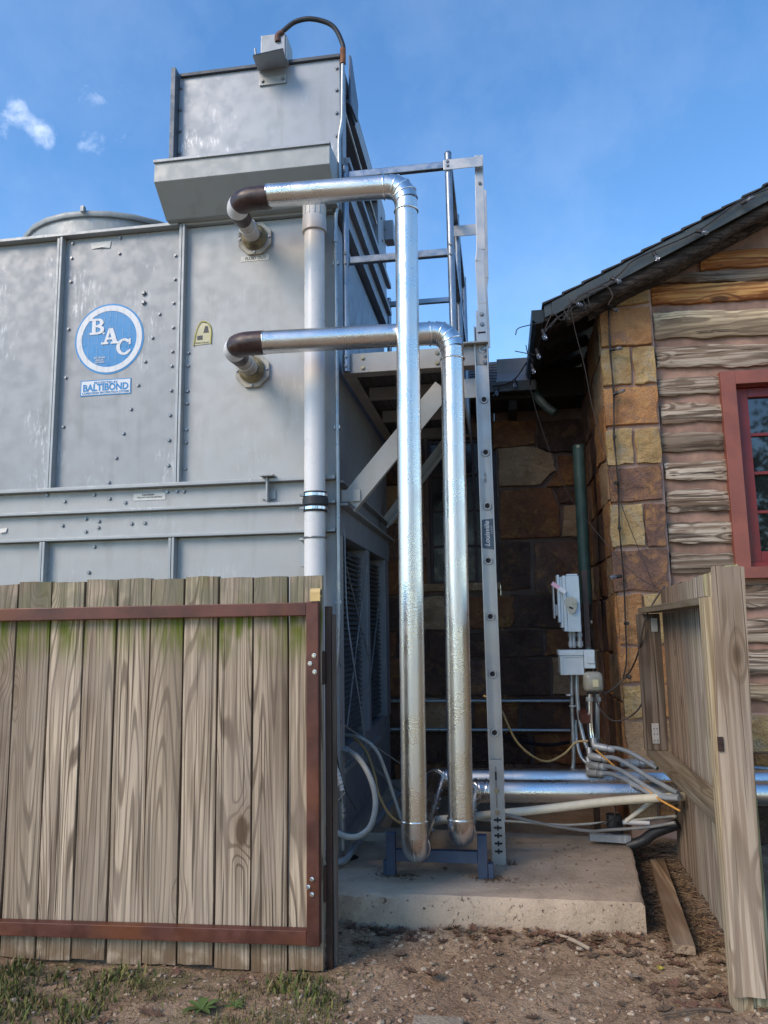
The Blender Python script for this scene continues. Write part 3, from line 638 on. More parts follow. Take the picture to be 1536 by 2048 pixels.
G().tube([(px_, py_, 2.325), (px_, py_, 2.335), (px_, py_, 2.36), (px_, py_, 2.37), (px_, py_, 2.41), (px_, py_, 2.42), (px_, py_, 2.445), (px_, py_, 2.455)], 0.078, 28, rs=[.075, .078, .078, .083, .083, .078, .078, .075]).build('rubber_coupling', rubber, D, smooth=25)
for z in (2.347, 2.433):
    c_ = G().tube([(px_, py_, z-0.009), (px_, py_, z+0.009)], 0.0805, 28).build('hose_clamp', band_m, D, smooth=40)
    G().box((px_-0.09, py_-0.06, z-0.008), (px_-0.06, py_-0.03, z+0.008)).build('clamp_screw', bolt_m, c_)
ring('strap', (px_-0.004, py_, 2.16), (0, 0, 1), 0.072, 0.006, bolt_m, D)
G().box((px_-0.10, py_+0.0, 1.98), (px_-0.075, 4.86, 2.15)).box((px_-0.10, py_-0.03, 2.145), (px_-0.06, 4.86, 2.16)).build('strap_bracket', edge_grey, D)

# ================================================================== two insulated pipes
def elbow(name, c, u, v, r, a0, a1, R_, mat, parent, k=4):
    return G().tube(arc(c, u, v, r, a0, a1, k), R_, 28).build(name, mat, parent, smooth=18)
PR = 0.071
def insulated(label, xl, zl, yl, xr, zr, yr, xb, zb, rb, zbead, yback, zback, xend, stub):
    P = thing('insulated_pipe', label, 'pipe', (xb, yr, 0.33), 'silver jacketed pipes on the tower')
    sx, sz = stub
    oct_ = [(sx+0.128*cos(pi/8+k*pi/4), sz+0.128*sin(pi/8+k*pi/4)) for k in range(8)]
    fl = G().prism(oct_, 'Y', 4.85, 4.874).build('flange_plate', crud, P, bevel=0.004)
    for k in range(8):
        if k % 2 == 0: bolt((sx+0.105*cos(k*pi/4), 4.85, sz+0.105*sin(k*pi/4)), fl, BOLT_S)
    G().tube([(sx, 4.852, sz), (sx, 4.835, sz), (sx, 4.82, sz), (sx, 4.80, sz)], .08, 20, rs=[.085, .092, .078, .07]).build('gasket', crud2, P, smooth=30)
    b = 0.15; y2 = yl+b
    G().tube([(sx, 4.82, sz), (sx, y2+0.06, sz)], 0.056, 24).build('stub', stub_m, P, smooth=40)
    G().tube([(sx, 4.70, sz), (sx, 4.685, sz)], 0.060, 24).build('stub_band', tape_w, P, smooth=40)
    A = arc((sx+b, y2, sz), (-1, 0, 0), (0, -1, 0), b, 0, pi/2, 16)
    G().tube([(sx, y2+0.09, sz), (sx, y2+0.03, sz)] + A[:3], .061, 24, rs=[.058, .062, .064, .064, .064]).build('dark_wrap', insul, P, smooth=40)
    G().tube(A[2:9], 0.068, 24).build('white_wrap', tape_w, P, smooth=40)
    G().tube(A[8:] + [(xl+0.01, yl, sz)], 0.072, 24, rs=[.068]+[.074]*(len(A[8:])-1)+[.074]).build('dark_wrap', insul, P, smooth=40)
    e = 0.105
    d = (Vector((xr-e, yr, zr))-Vector((xl, yl, zl)))
    G().tube([(xl, yl, zl), (xr-e, yr, zr)], PR, 32).build('horizontal_jacket', jacket, P, smooth=40)
    ring('bead', (xl+0.004, yl, zl), d, PR, 0.004, band_m, P)
    ring('bead', (xr-e-0.03, yr, zr), d, PR+0.002, 0.006, band_m, P)
    elbow('top_elbow', (xr-e, yr, zr-e), (0, 0, 1), (1, 0, 0), e, 0, pi/2, PR+0.004, jacket_s, P, 4)
    for k in range(1, 4):
        a = k*pi/8; ring('bead', (xr-e+e*sin(a), yr, zr-e+e*cos(a)), (cos(a), 0, -sin(a)), PR+0.005, 0.004, band_m, P)
    bz = zb+rb
    mid = (xr+(xb-xr)*0.30, yr, zr-e+(zbead-zr+e)*0.30)
    G().tube([(xr, yr, zr-e), mid], PR-0.0015, 32).build('vertical_jacket', jacket, P, smooth=40)
    G().tube([mid, (xb, yr, zbead)], PR, 32).build('vertical_jacket', jacket, P, smooth=40)
    ring('bead', (xr, yr, zr-e-0.07), (0, 0, 1), PR+0.002, 0.005, band_m, P)
    ring('bead', (xb, yr, zbead+0.002), (0, 0, 1), PR+0.002, 0.005, band_m, P)
    G().tube([(xb, yr, zbead)] + arc((xb, yr+rb, bz), (0, -1, 0), (0, 0, -1), rb, 0, pi/2, 8), PR+0.003, 28).build('bottom_elbow', jacket_s, P, smooth=30)
    G().tube([Vector(p)+Vector((0, 0, 0)) for p in arc((xb, yr+rb, bz), (0, -1, 0), (0, 0, -1), rb+PR+0.003, 0, pi/2.2, 8)], 0.0035, 6).build('elbow_seam', band_m, P, smooth=40)
    G().tube([(xb, yr+rb, zb), (xb, yback-0.1, zback)], PR, 32).build('return_jacket', jacket_s, P, smooth=40)
    ring('bead', (xb, yr+rb+0.01, zb), (0, 1, 0), PR+0.003, 0.006, band_m, P)
    for k in range(5):
        t = 0.2+0.15*k; place('rivet', BOLT_S, (xb+PR*0.97, yr+rb+(yback-0.1-yr-rb)*t, zb+(zback-zb)*t+0.01), P, ROT_PX)
    elbow('back_elbow', (xb+0.1, yback-0.1, zback), (-1, 0, 0), (0, 1, 0), 0.1, 0, pi/2, PR+0.004, jacket_s, P, 4)
    for k in (1, 2, 3):
        a = k*pi/8; ring('bead', (xb+0.1-0.1*cos(a), yback-0.1+0.1*sin(a), zback), (sin(a), cos(a), 0), PR+0.006, 0.005, band_m, P)
    G().tube([(xb+0.1, yback, zback), (xend, yback, zback+0.02)], PR, 32).build('floor_jacket', jacket, P, smooth=40)
    ring('bead', (xb+0.13, yback, zback), (1, 0, 0), PR+0.003, 0.006, band_m, P)
    ring('bead', (xb+0.16, yback, zback), (1, 0, 0), PR+0.003, 0.006, band_m, P)
    return P
insulated('taller silver insulated pipe leaving the upper fluid out flange', -1.365, 4.305, 4.37, -0.488, 4.30, 4.40, -0.518, 0.374, 0.085, 0.535, 5.78, 0.50, 2.7, (-1.607, 4.295))
insulated('shorter silver insulated pipe leaving the lower flange beside the ladder', -1.390, 3.335, 4.37, -0.240, 3.385, 4.55, -0.272, 0.426, 0.085, 0.515, 5.37, 0.50, 2.7, (-1.617, 3.335))

PS = thing('pipe_stand', 'low blue grey steel stand under the two silver pipes', 'pipe stand', (-0.42, 4.66, 0.17))
box('post', (-0.715, 4.635, 0.17), (-0.66, 4.69, 0.405), blue_steel, PS, 0.004)
box('post', (-0.188, 4.635, 0.17), (-0.133, 4.69, 0.405), blue_steel, PS, 0.004)
box('crossbar', (-0.659, 4.64, 0.252), (-0.189, 4.685, 0.316), blue_steel, PS, 0.003)
box('foot_clip', (-0.13, 4.64, 0.171), (-0.10, 4.70, 0.25), blue_steel, PS); box('foot_clip', (-0.735, 4.65, 0.171), (-0.717, 4.70, 0.25), blue_steel, PS)
box('floor_strut', (-1.02, 4.86, 0.30), (-0.70, 4.89, 0.345), plain('strut_green_grey', (0.14, 0.18, 0.19), 0.5, 0.3), PS)

# ================================================================== service platform with guard rails
F = thing('service_platform', 'steel service platform with tube guard rails on the side of the tower', 'platform', (-0.6, 5.9, 2.4))
fx0, fx1, fz0, fz1 = -1.01, -0.02, 3.295, 3.430
box('front_channel', (fx0, 4.93, fz0), (fx1, 4.945, fz1), platform_paint, F, 0.002)
box('channel_lip', (fx0, 4.946, fz0), (fx1, 5.03, fz0+0.012), platform_paint, F, 0.002)
box('channel_lip', (-0.25, 4.88, fz1+0.001), (fx1, 5.03, fz1+0.012), platform_paint, F, 0.002)
box('side_channel', (-1.005, 5.031, fz0-0.002), (-0.93, 7.2, fz0+0.010), platform_paint, F, 0.002)
box('side_channel', (-0.232, 5.031, fz0), (-0.222, 7.2, fz1), platform_paint, F, 0.002)
for y in (5.55, 6.2, 6.85): box('cross_beam', (-0.929, y, fz0), (-0.233, y+0.05, fz0+0.09), platform_paint, F)
g = G()
for k in range(14): g.box((-1.0+k*0.055, 4.95, fz1-0.035), (-0.95+k*0.055+0.0, 7.2, fz1-0.004))
g.build('deck', plain('deck_grating', (0.12, 0.12, 0.12), 0.7, 0.3), F)
G().bar((-0.33, 4.985, 3.17), (-0.98, 4.985, 2.42), 0.012, 0.135, (0, 0, 1)).build('brace', platform_paint, F, bevel=0.002)
G().bar((-0.33, 5.02, 3.11), (-0.95, 5.02, 2.36), 0.06, 0.012, (0, 0, 1)).build('brace', platform_paint, F)
G().bar((-0.33, 6.72, 3.28), (-0.98, 6.72, 2.46), 0.05, 0.012, (0, 0, 1)).bar((-0.33, 6.75, 3.34), (-0.98, 6.75, 2.52), 0.012, 0.10, (0, 0, 1)).build('brace', platform_paint, F)
bolt((-0.97, 4.975, 2.44), F); bolt((-0.96, 6.71, 2.50), F)
box('gusset', (-1.03, 4.965, 2.42), (-0.90, 4.976, 2.50), platform_paint, F)
for x in (-0.865, -0.36):
    for z in (3.325, 3.395): bolt((x, 4.93, z), F, BOLT_Y)
def post(x, y, z0, z1):
    p = G().tube([(x, y, z0), (x, y, z1)], 0.024, 16).build('guard_post', steel_tube, F, smooth=40)
    G().tube([(x, y, z1+0.001), (x, y, z1+0.014)], 0.026, 16, rs=[.026, .021]).build('post_cap', steel_tube, p, smooth=40)
    return p
for x, y, zt in ((-0.972, 4.915, 4.80), (-0.247, 4.915, 4.815), (-0.238, 5.72, 4.80), (-0.235, 6.85, 4.80), (-0.99, 7.18, 4.80)): 
    post(x, y, fz0+0.005, zt)
    for z in ((4.755, 4.70, 4.14, 4.07) if y < 6 else ()):
        bolt((x, y-0.023, z), F, BOLT_S)
for y, x0, x1 in ((4.94, -0.965, -0.25), (7.17, -0.985, -0.24)):
    for z in (4.745, 4.105): G().bar((x0, y, z), (x1, y, z), 0.04, 0.05).build('guard_rail', steel_tube, F, bevel=0.006)
for z in (4.745, 4.105): G().bar((-0.24, 4.95, z), (-0.24, 7.16, z), 0.04, 0.05).build('guard_rail', steel_tube, F, bevel=0.006)
for z in (3.335, 3.40): bolt((-0.972, 4.888, z), F, BOLT_S)

# ================================================================== aluminium ladder
Lq = thing('ladder', 'aluminium ladder fixed upright to the platform with blue maker label', 'ladder', (-0.07, 5.1, 0.17))
lx0, lx1, ly = -0.112, -0.025, 4.935
def lrail(y, flip):
    g = G(); g.box((lx0, y, 0.42), (lx1, y+0.004, 3.56)); s_ = 1 if flip else -1
    ya, yb = (y-0.028, y-0.0002) if not flip else (y+0.0042, y+0.03)
    g.box((lx0, ya, 0.42), (lx0+0.006, yb, 3.56)).box((lx1-0.006, ya, 0.42), (lx1, yb, 3.56))
    return g.build('side_rail', ladder_alu, Lq)
lrail(ly, False); lrail(ly+0.42, True)
for k, z in enumerate((0.936, 1.29, 1.645, 1.998, 2.350, 2.702, 3.056, 3.40)):
    xc = -0.071 + 0.004*k*(-0 if k < 4 else 1)*0.4
    rg = G().tube([(xc, ly-0.004, z), (xc, ly+0.43, z)], 0.022, 16, caps=False).build('rung', ladder_alu, Lq, smooth=40)
    ring('rung_collar', (xc, ly-0.004, z), (0, 1, 0), 0.0215, 0.0065, ladder_alu, rg)
    G().tube([(xc, ly-0.0035, z), (xc, ly-0.003, z)], 0.0205, 16).build('rung_hollow', dark_void, rg)
def foot(y):
    f = G().box((-0.112, y-0.034, 0.171), (-0.030, y-0.030, 0.78)).box((-0.112, y-0.030, 0.171), (-0.108, y-0.001, 0.78)).box((-0.034, y-0.030, 0.171), (-0.030, y-0.001, 0.78)).build('foot_plate', plain('foot_aluminium', (0.42, 0.42, 0.41), 0.5, 0.4), Lq)
    return f
ft = foot(ly)
for z in (0.25, 0.295, 0.34, 0.385, 0.43):
    G().box((-0.094, ly-0.0352, z-0.006), (-0.048, ly-0.0342, z+0.006)).build('slot', dark_void, ft)
    G().box((-0.076, ly-0.0356, z-0.015), (-0.066, ly-0.0353, z+0.015)).build('slot', dark_void, ft)
G().box((-0.077, ly-0.0352, 0.50), (-0.067, ly-0.0342, 0.74)).build('slot', bolt_m, ft)
G().box((-0.0775, ly-0.0356, 0.66), (-0.0665, ly-0.0353, 0.71)).build('slot', dark_void, ft)
bolt((-0.071, ly-0.0355, 0.60), ft, BOLT_Y); bolt((-0.071, ly-0.0355, 0.475), ft, BOLT_Y)
bar_pts = [(-0.052, ly-0.002, 3.57), (-0.052, ly-0.002, 3.72), (-0.058, ly-0.004, 4.02), (-0.046, ly-0.004, 4.10), (-0.036, ly-0.004, 4.79)]
g = G()
for a, b in zip(bar_pts[:-1], bar_pts[1:]): g.bar(a, b, 0.058, 0.012, (0, 1, 0))
g.build('grab_bar', ladder_alu, Lq, bevel=0.002)
g = G()
for a, b in zip(bar_pts[:-1], bar_pts[1:]): g.bar(Vector(a)+Vector((0.015, 0.44, 0)), Vector(b)+Vector((0.015, 0.44, 0)), 0.058, 0.012, (0, 1, 0))
g.build('grab_bar', ladder_alu, Lq, bevel=0.002)
box('top_plate', (-0.278, 4.882, 4.68), (-0.012, 4.888, 4.755), ladder_alu, Lq)
box('top_plate', (-0.262, 5.66, 4.60), (-0.03, 5.668, 4.69), ladder_alu, Lq)
for x, z in ((-0.25, 4.71), (-0.25, 4.74)): bolt((x, 4.882, z), Lq, BOLT_S)
box('splice_plate', (-0.095, ly-0.036, 3.43), (-0.022, ly-0.030, 3.66), ladder_alu, Lq)
for z in (3.63, 3.56): bolt((-0.055, ly-0.036, z), Lq, BOLT)
G().box((-0.085, ly-0.039, 3.50), (-0.035, ly-0.0365, 3.51)).build('slot', dark_void, Lq)
for z, mm in ((3.40, BOLT), (3.355, BOLT_S), (3.31, BOLT)): bolt((-0.045, 4.925, z), Lq, mm)
bolt((-0.037, 4.919, 4.765), Lq); bolt((-0.037, 4.919, 4.58), Lq, BOLT_S)
box('stay_plate', (-0.19, 5.02, 3.10), (-0.112, 5.03, 3.235), ladder_alu, Lq)
LB = G().add([(-0.108, ly-0.0045, 2.080), (-0.033, ly-0.0045, 2.070), (-0.030, ly-0.0045, 2.268), (-0.102, ly-0.0045, 2.262)], [(0, 1, 2, 3)]).build('maker_label', label_navy, Lq)
text('label_lettering', 'Louisville', 0.046, (-0.072, ly-0.0055, 2.170), logo_white, LB, rot=(pi/2, -pi/2, 0), bold=0.0006, shear=0.25, xs=0.95)
text('label_lettering', 'LADDER', 0.014, (-0.042, ly-0.0055, 2.195), logo_white, LB, rot=(pi/2, -pi/2, 0))
text('label_lettering', '300 LBS', 0.020, (-0.070, ly-0.0045, 2.535), label_text, Lq, rot=(pi/2, -pi/2, 0))

# ================================================================== conduit from the fan motor down the tower corner
K_ = thing('tower_conduit', 'thin grey conduit running down the tower corner from the fan motor hose', 'conduit', (-1.06, 4.84, 1.2))
cpts = [(-0.964, 4.840, 5.622), (-0.971, 4.840, 5.264), (-0.975, 4.840, 5.111), (-0.998, 4.840, 4.942), (-0.997, 4.840, 4.621), (-1.020, 4.840, 4.438), (-1.028, 4.840, 4.255), (-1.026, 4.84, 3.4), (-1.026, 4.84, 2.4), (-1.030, 4.84, 1.5), (-1.075, 4.84, 1.2)]
G().tube(curve(cpts, 10), 0.014, 12).build('rigid_conduit', conduit_m, K_, smooth=50)
G().tube(curve([(-0.964, 4.840, 5.606), (-0.967, 4.840, 5.701), (-1.034, 4.820, 5.837), (-1.176, 4.800, 5.896), (-1.304, 4.800, 5.891), (-1.405, 4.790, 5.809)], 10), 0.017, 12).build('flexible_hose', rubber, K_, smooth=50)
G().tube([(-0.965, 4.840, 5.543), (-0.964, 4.840, 5.661)], 0.021, 12).build('rusty_coupling', plain('coupling_rust', (0.22, 0.09, 0.04), 0.7, 0.2, 0.3, 20), K_, smooth=40)
G().tube(curve([(-1.390, 4.790, 5.815), (-1.427, 4.790, 5.789), (-1.427, 4.790, 5.741)], 5), 0.022, 12).build('hose_connector', plain('connector_rust', (0.12, 0.06, 0.045), 0.6, 0.3), K_, smooth=40)
for z in (4.05, 2.9, 1.75): 
    box('conduit_clip', (-1.05, 4.832, z-0.012), (-1.005, 4.86, z+0.012), conduit_m, K_)
G().tube([(-1.030, 4.84, 4.20), (-1.030, 4.84, 4.28)], 0.019, 12).build('coupling', conduit_m, K_, smooth=40)
box('outlet_cover', (-1.12, 4.80, 0.83), (-1.07, 4.87, 1.03), plain('ivory_plastic', (0.52, 0.49, 0.40), 0.4), K_, 0.012)

# ================================================================== wooden gate on the left
GT = thing('wooden_gate', 'weathered wooden plank gate with rust red steel frame', 'gate', (-2.2, 3.74, 0.0))
jx = [-3.62, -3.44, -3.255, -3.07, -2.885, -2.705, -2.52, -2.327, -2.14, -1.96, -1.775, -1.595, -1.412, -1.231, -1.049, -0.872]
for i in range(len(jx)-1):
    a, b = jx[i]+0.0055, jx[i+1]-0.0055; zt = 1.857+R.uniform(-.010, .008); zb = 0.012+R.uniform(-.012, .012)
    if i == len(jx)-2: a += 0.002
    y = 3.742+R.uniform(-.004, .004); tl = R.uniform(-.004, .004)
    g = G(); K = 10; cup = R.uniform(-.003, .003)
    vs = []; rows = 14
    for r_ in range(rows+1):
        t = r_/rows; z = zb+(zt-zb)*t; wob = 0.0016*sin(9*t+i*2.1)
        for k in range(5):
            u = k/4; zz = z + (R.uniform(-.004, .003) if r_ in (0, rows) else 0)
            vs.append((a+(b-a)*u+tl*(t-.5)+wob, y+cup*(4*(u-.5)**2)+(0.003 if k in (0, 4) else 0), zz))
        for k in range(5):
            u = 1-k/4; vs.append((a+(b-a)*u+tl*(t-.5)+wob, y+0.042, z))
    fs = [(r_*10+k, r_*10+(k+1) % 10, (r_+1)*10+(k+1) % 10, (r_+1)*10+k) for r_ in range(rows) for k in range(10)] + [tuple(reversed(range(10))), tuple(range(rows*10, rows*10+10))]
    g.add(vs, fs).build('board', w_gate, GT, smooth=35)
box('top_rail', (-3.62, 3.690, 1.655), (-0.945, 3.737, 1.719), rust_paint, GT, 0.004)
G().bar((-3.62, 3.712, 0.150), (-0.945, 3.712, 0.181), 0.046, 0.064).build('bottom_rail', rust_paint, GT, bevel=0.004)
box('stile', (-0.9446, 3.688, 0.146), (-0.884, 3.737, 1.722), rust_paint, GT, 0.004)
for x, z in ((-0.905, 1.463), (-0.925, 1.425), (-0.902, 1.385), (-0.918, 0.440), (-0.936, 0.405), (-0.918, 0.373)): bolt((x, 3.688, z), GT, bolt_mesh('bolt_bright', band_m, 0.008, 0.012))
hg = G().tube([(-0.922, 3.70, 1.765), (-0.872, 3.70, 1.765)], 0.022, 16).box((-0.922, 3.679, 1.724), (-0.872, 3.684, 1.765)).build('hinge_cap', hinge_yellow, GT, smooth=40)
G().tube([(-0.8715, 3.70, 1.765), (-0.871, 3.70, 1.765)], 0.014, 12).build('hinge_bore', dark_void, hg)
GP = thing('gate_post', 'dark brown steel post at the right edge of the wooden gate', 'post', (-0.85, 3.78, 0.0))
box('post_tube', (-0.872, 3.775, -0.05), (-0.842, 3.83, 1.70), rust_dark, GP, 0.003)
box('wood_filler', (-0.841, 3.80, 0.02), (-0.828, 3.85, 1.66), w_stud, GP, 0.002)
for z in (1.40, 0.40): box('hinge_leaf', (-0.882, 3.745, z-0.08), (-0.866, 3.774, z+0.08), rust_dark, GP)

# ================================================================== open wooden gate on the right
RG = thing('fence_gate', 'grey plank fence panel seen end on at the right by the log wall', 'fence', (1.0, 4.5, 0.0))
def vboard(x, y0, y1, zb, zt, th, mat, name='board', lean=0.0, slope=0.0):
    g = G(); rows = 10; vs = []
    for r_ in range(rows+1):
        t = r_/rows
        for k in range(4):
            u = k/3; vs.append((x+lean*(1-t)+0.002*sin(5*t+y0*9), y0+(y1-y0)*u, zb+(zt-zb)*t + (slope*u if r_ == rows else 0) + (R.uniform(-.006, .004) if r_ in (0, rows) else 0)))
        for k in range(4):
            u = 1-k/3; vs.append((x+th+lean*(1-t), y0+(y1-y0)*u, zb+(zt-zb)*t + (slope*u if r_ == rows else 0)))
    fs = [(r_*8+k, r_*8+(k+1) % 8, (r_+1)*8+(k+1) % 8, (r_+1)*8+k) for r_ in range(rows) for k in range(8)] + [tuple(range(8)), tuple(range(rows*8, rows*8+8))]
    return g.add(vs, fs).build(name, mat, RG, smooth=35)
ycur = 3.66; widths = [0.19, 0.21, 0.19, 0.22, 0.20, 0.21, 0.19, 0.21, 0.20]
for i, w_ in enumerate(widths):
    vboard(1.040+0.004*i, ycur, ycur+w_-0.007, 0.03+R.uniform(-.01, .03)+0.004*i, 1.845-0.004*i+R.uniform(-.006, .006), 0.018, w_fence[0 if i < 3 else (1 if i < 6 else 2)]); ycur += w_
yfar = ycur
G().bar((0.965, 3.66, 1.690), (0.985, yfar+0.02, 1.672), 0.125, 0.036).build('top_rail', w_rail, RG, bevel=0.003)
G().bar((0.955, 3.66, 0.735), (0.985, yfar+0.01, 0.735), 0.135, 0.040).build('middle_rail', w_rail, RG, bevel=0.004)
box('stud', (0.905, yfar-0.02, 0.757), (1.055, yfar+0.02, 1.650), w_stud, RG, 0.003)
box('near_stud', (0.918, 3.582, 0.0), (0.958, 3.657, 1.80), w_post, RG, 0.003)
g = G(); vs = []; rows = 20
for r_ in range(rows+1):
    t = r_/rows; z = 0.085+(1.832-0.085)*t; x0 = 0.868+(0.918-0.868)*t+0.0035*sin(7*t+1); x1 = 1.003+(1.050-1.003)*t+0.003*sin(6*t+2)
    for k in range(6):
        u = k/5; vs.append((x0+(x1-x0)*u, 3.545+0.003*sin(4*u+5*t)+(0.003 if k in (0, 5) else 0), z+(R.uniform(-.005, .004) if r_ in (0, rows) else 0)))
    vs += [(x1, 3.578, z), (x0, 3.578, z)]
fs = [(r_*8+k, r_*8+(k+1) % 8, (r_+1)*8+(k+1) % 8, (r_+1)*8+k) for r_ in range(rows) for k in range(8)] + [tuple(range(8)), tuple(range(rows*8, rows*8+8))]
g.add(vs, fs).build('front_board', w_front, RG, smooth=35)
box('end_post', (0.880, 3.5785, -0.1), (0.917, 3.66, 1.70), w_post, RG, 0.003)
box('lower_board', (0.885, 3.60, -0.06), (1.02, 3.64, 0.30), w_fence[0], RG, 0.003)
ht = box('corner_plate', (0.955, yfar-0.026, 0.80), (1.00, yfar-0.021, 0.93), ladder_alu, RG, 0.001)
for dx in (-0.01, 0.01):
    for dz in (-0.045, -0.005, 0.03): G().tube([(0.978+dx, yfar-0.0275, 0.865+dz), (0.978+dx, yfar-0.0262, 0.865+dz)], 0.004, 8).build('screw_hole', dark_void, ht)
ht = box('corner_plate', (0.995, yfar-0.026, 1.53), (1.035, yfar-0.021, 1.62), ladder_alu, RG, 0.001)
box('latch_plate', (0.884, 3.538, 1.05), (0.908, 3.5445, 1.11), rust_dark, RG, 0.002)
G().tube([(0.896, 3.5385, 1.085), (0.896, 3.532, 1.085)], 0.007, 10).build('latch_pin', rust_dark, RG)

PLK = G().add([(0.894, 5.475, 0.070), (0.989, 5.516, 0.070), (0.855, 4.111, 0.060), (0.756, 4.129, 0.060)], [(0, 1, 2, 3)])
p0 = [Vector(p) for p in PLK.v]
PLK = G().add(p0 + [p-Vector((0, 0, 0.042)) for p in p0], [(0, 1, 2, 3), (7, 6, 5, 4), (0, 4, 5, 1), (1, 5, 6, 2), (2, 6, 7, 3), (3, 7, 4, 0)])
tag(PLK.build('loose_plank', w_plank, None, bevel=0.004), 'loose brown wooden plank lying on the dirt beside the concrete pad', 'plank')

# ================================================================== log and stone house
H = thing('log_house', 'log and sandstone house with dark eaves and red framed window', 'house', (1.5, 6.5, 0.0))
def wallpiece(poly, axis, pos, out, proud, mat, parent, name='stone', jit=0.010, sub=3):
    """an irregular block: outline poly on the plane axis=pos, standing proud of it on the side out (+1/-1)"""
    pts = []
    m = len(poly)
    for i in range(m):
        a = Vector(poly[i]); b = Vector(poly[(i+1) % m])
        for k in range(sub):
            t = k/sub; q = a.lerp(b, t); q += Vector((R.uniform(-jit, jit), R.uniform(-jit, jit)))*(0.5 if k == 0 else 1); pts.append(q)
    c = sum(pts, Vector((0, 0)))/len(pts); K = len(pts); size = max((p-c).length for p in pts)
    def p3(q, d):
        w = pos+out*d
        return {'Y': (q.x, w, q.y), 'X': (w, q.x, q.y)}[axis]
    vs = [p3(q, -0.02) for q in pts] + [p3(q, proud*0.82+R.uniform(-.004, .004)) for q in pts]
    vs += [p3(q.lerp(c, min(0.3, 0.009/size)), proud*R.uniform(0.80, 1.15)) for q in pts] + [p3(q.lerp(c, 0.5), proud*R.uniform(0.75, 1.2)) for q in pts] + [p3(c, proud*R.uniform(0.8, 1.15))]
    fs = [(k*K+i, k*K+(i+1) % K, (k+1)*K+(i+1) % K, (k+1)*K+i) for k in range(3) for i in range(K)] + [(3*K+i, 3*K+(i+1) % K, 4*K) for i in range(K)]
    return G().add(vs, fs).build(name, mat, parent, smooth=14)
# -- stone pier and side wall
PI_ = G().box((0.872, 6.032, -0.1), (1.262, 6.35, 4.20)).box((0.882, 6.351, -0.1), (1.25, 9.0, 4.12)).build('stone_pier', mortar, H)
def course(z0, z1, cols, g_=0.010):
    for x0, x1, mk in cols:
        j = 0.008
        wallpiece([(x0+g_/2+R.uniform(0, j), z0+g_/2), (x1-g_/2-R.uniform(0, j), z0+g_/2+R.uniform(-j, j)), (x1-g_/2-R.uniform(0, j), z1-g_/2), (x0+g_/2, z1-g_/2-R.uniform(0, j))], 'Y', 6.03, -1, 0.030, ST[mk], PI_)
pl, pr = 0.850, 1.262
course(4.075, 4.27, [(0.87, pr-0.01, 'och')])
course(3.745, 4.060, [(pl, pr-0.01, 'org')]); course(3.425, 3.730, [(pl, 1.080, 'och'), (1.088, pr, 'och')])
course(3.095, 3.412, [(pl, pr, 'org')]); course(2.792, 3.080, [(pl, 1.056, 'och'), (1.064, pr-0.005, 'och')])
course(2.500, 2.780, [(pl, pr-0.01, 'pur')]); course(2.155, 2.488, [(pl-0.01, 1.094, 'och'), (1.100, pr-0.005, 'pur')])
course(1.820, 2.142, [(pl-0.01, pr-0.01, 'pur')]); course(1.432, 1.808, [(pl, 1.045, 'org'), (1.052, pr-0.04, 'och')])
course(1.150, 1.422, [(pl, pr-0.03, 'org')]); course(0.890, 1.140, [(pl+0.01, 1.08, 'och'), (1.09, pr, 'org')])
course(0.550, 0.880, [(pl+0.01, pr-0.03, 'tan')]); course(0.20, 0.54, [(pl, 1.06, 'tan'), (1.07, pr, 'org')])
z = 0.1; mk_ = ['rst', 'pur', 'tan', 'org', 'drk', 'pur', 'rst', 'tan']; k = 0
while z < 4.0:
    h_ = R.uniform(0.30, 0.46); y = 6.035; z1 = min(z+h_, 4.08)
    while y < 7.55:
        w_ = R.uniform(0.32, 0.62); y1 = min(y+w_, 7.56); s1 = R.uniform(-.06, .06)
        if y1-y > 0.1: wallpiece([(y+0.010, z+0.008), (y1-0.010, z+0.008+s1*0.3), (y1-0.010+s1*0.5, z1-0.008), (y+0.010, z1-0.008+s1*0.3)], 'X', 0.885, -1, 0.036, ST[mk_[k % 8]], PI_, jit=0.016); k += 1
        y = y1
    z = z1
# -- stone wing wall behind
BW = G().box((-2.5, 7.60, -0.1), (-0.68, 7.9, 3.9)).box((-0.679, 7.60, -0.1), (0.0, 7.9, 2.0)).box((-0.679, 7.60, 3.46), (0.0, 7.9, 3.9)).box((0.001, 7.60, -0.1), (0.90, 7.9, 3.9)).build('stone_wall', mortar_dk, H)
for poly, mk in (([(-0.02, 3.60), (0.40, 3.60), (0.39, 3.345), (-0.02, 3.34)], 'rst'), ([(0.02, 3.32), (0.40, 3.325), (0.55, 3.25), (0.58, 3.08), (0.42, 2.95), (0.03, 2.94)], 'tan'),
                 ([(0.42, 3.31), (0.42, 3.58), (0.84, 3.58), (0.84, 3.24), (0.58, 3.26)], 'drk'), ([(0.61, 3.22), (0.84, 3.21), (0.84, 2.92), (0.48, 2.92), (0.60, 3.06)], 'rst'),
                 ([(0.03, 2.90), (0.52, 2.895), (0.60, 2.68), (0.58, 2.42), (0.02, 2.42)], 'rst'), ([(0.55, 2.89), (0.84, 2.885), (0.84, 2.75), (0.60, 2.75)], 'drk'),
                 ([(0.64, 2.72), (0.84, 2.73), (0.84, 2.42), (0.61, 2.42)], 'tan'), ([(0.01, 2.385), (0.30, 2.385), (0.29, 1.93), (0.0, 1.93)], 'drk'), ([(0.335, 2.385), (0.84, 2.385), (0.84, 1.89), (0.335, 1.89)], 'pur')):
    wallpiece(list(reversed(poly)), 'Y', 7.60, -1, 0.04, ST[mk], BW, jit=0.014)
mk_ = ['drk', 'rst', 'drk', 'pur', 'drk', 'tan', 'rst', 'drk', 'drk']; k = 0
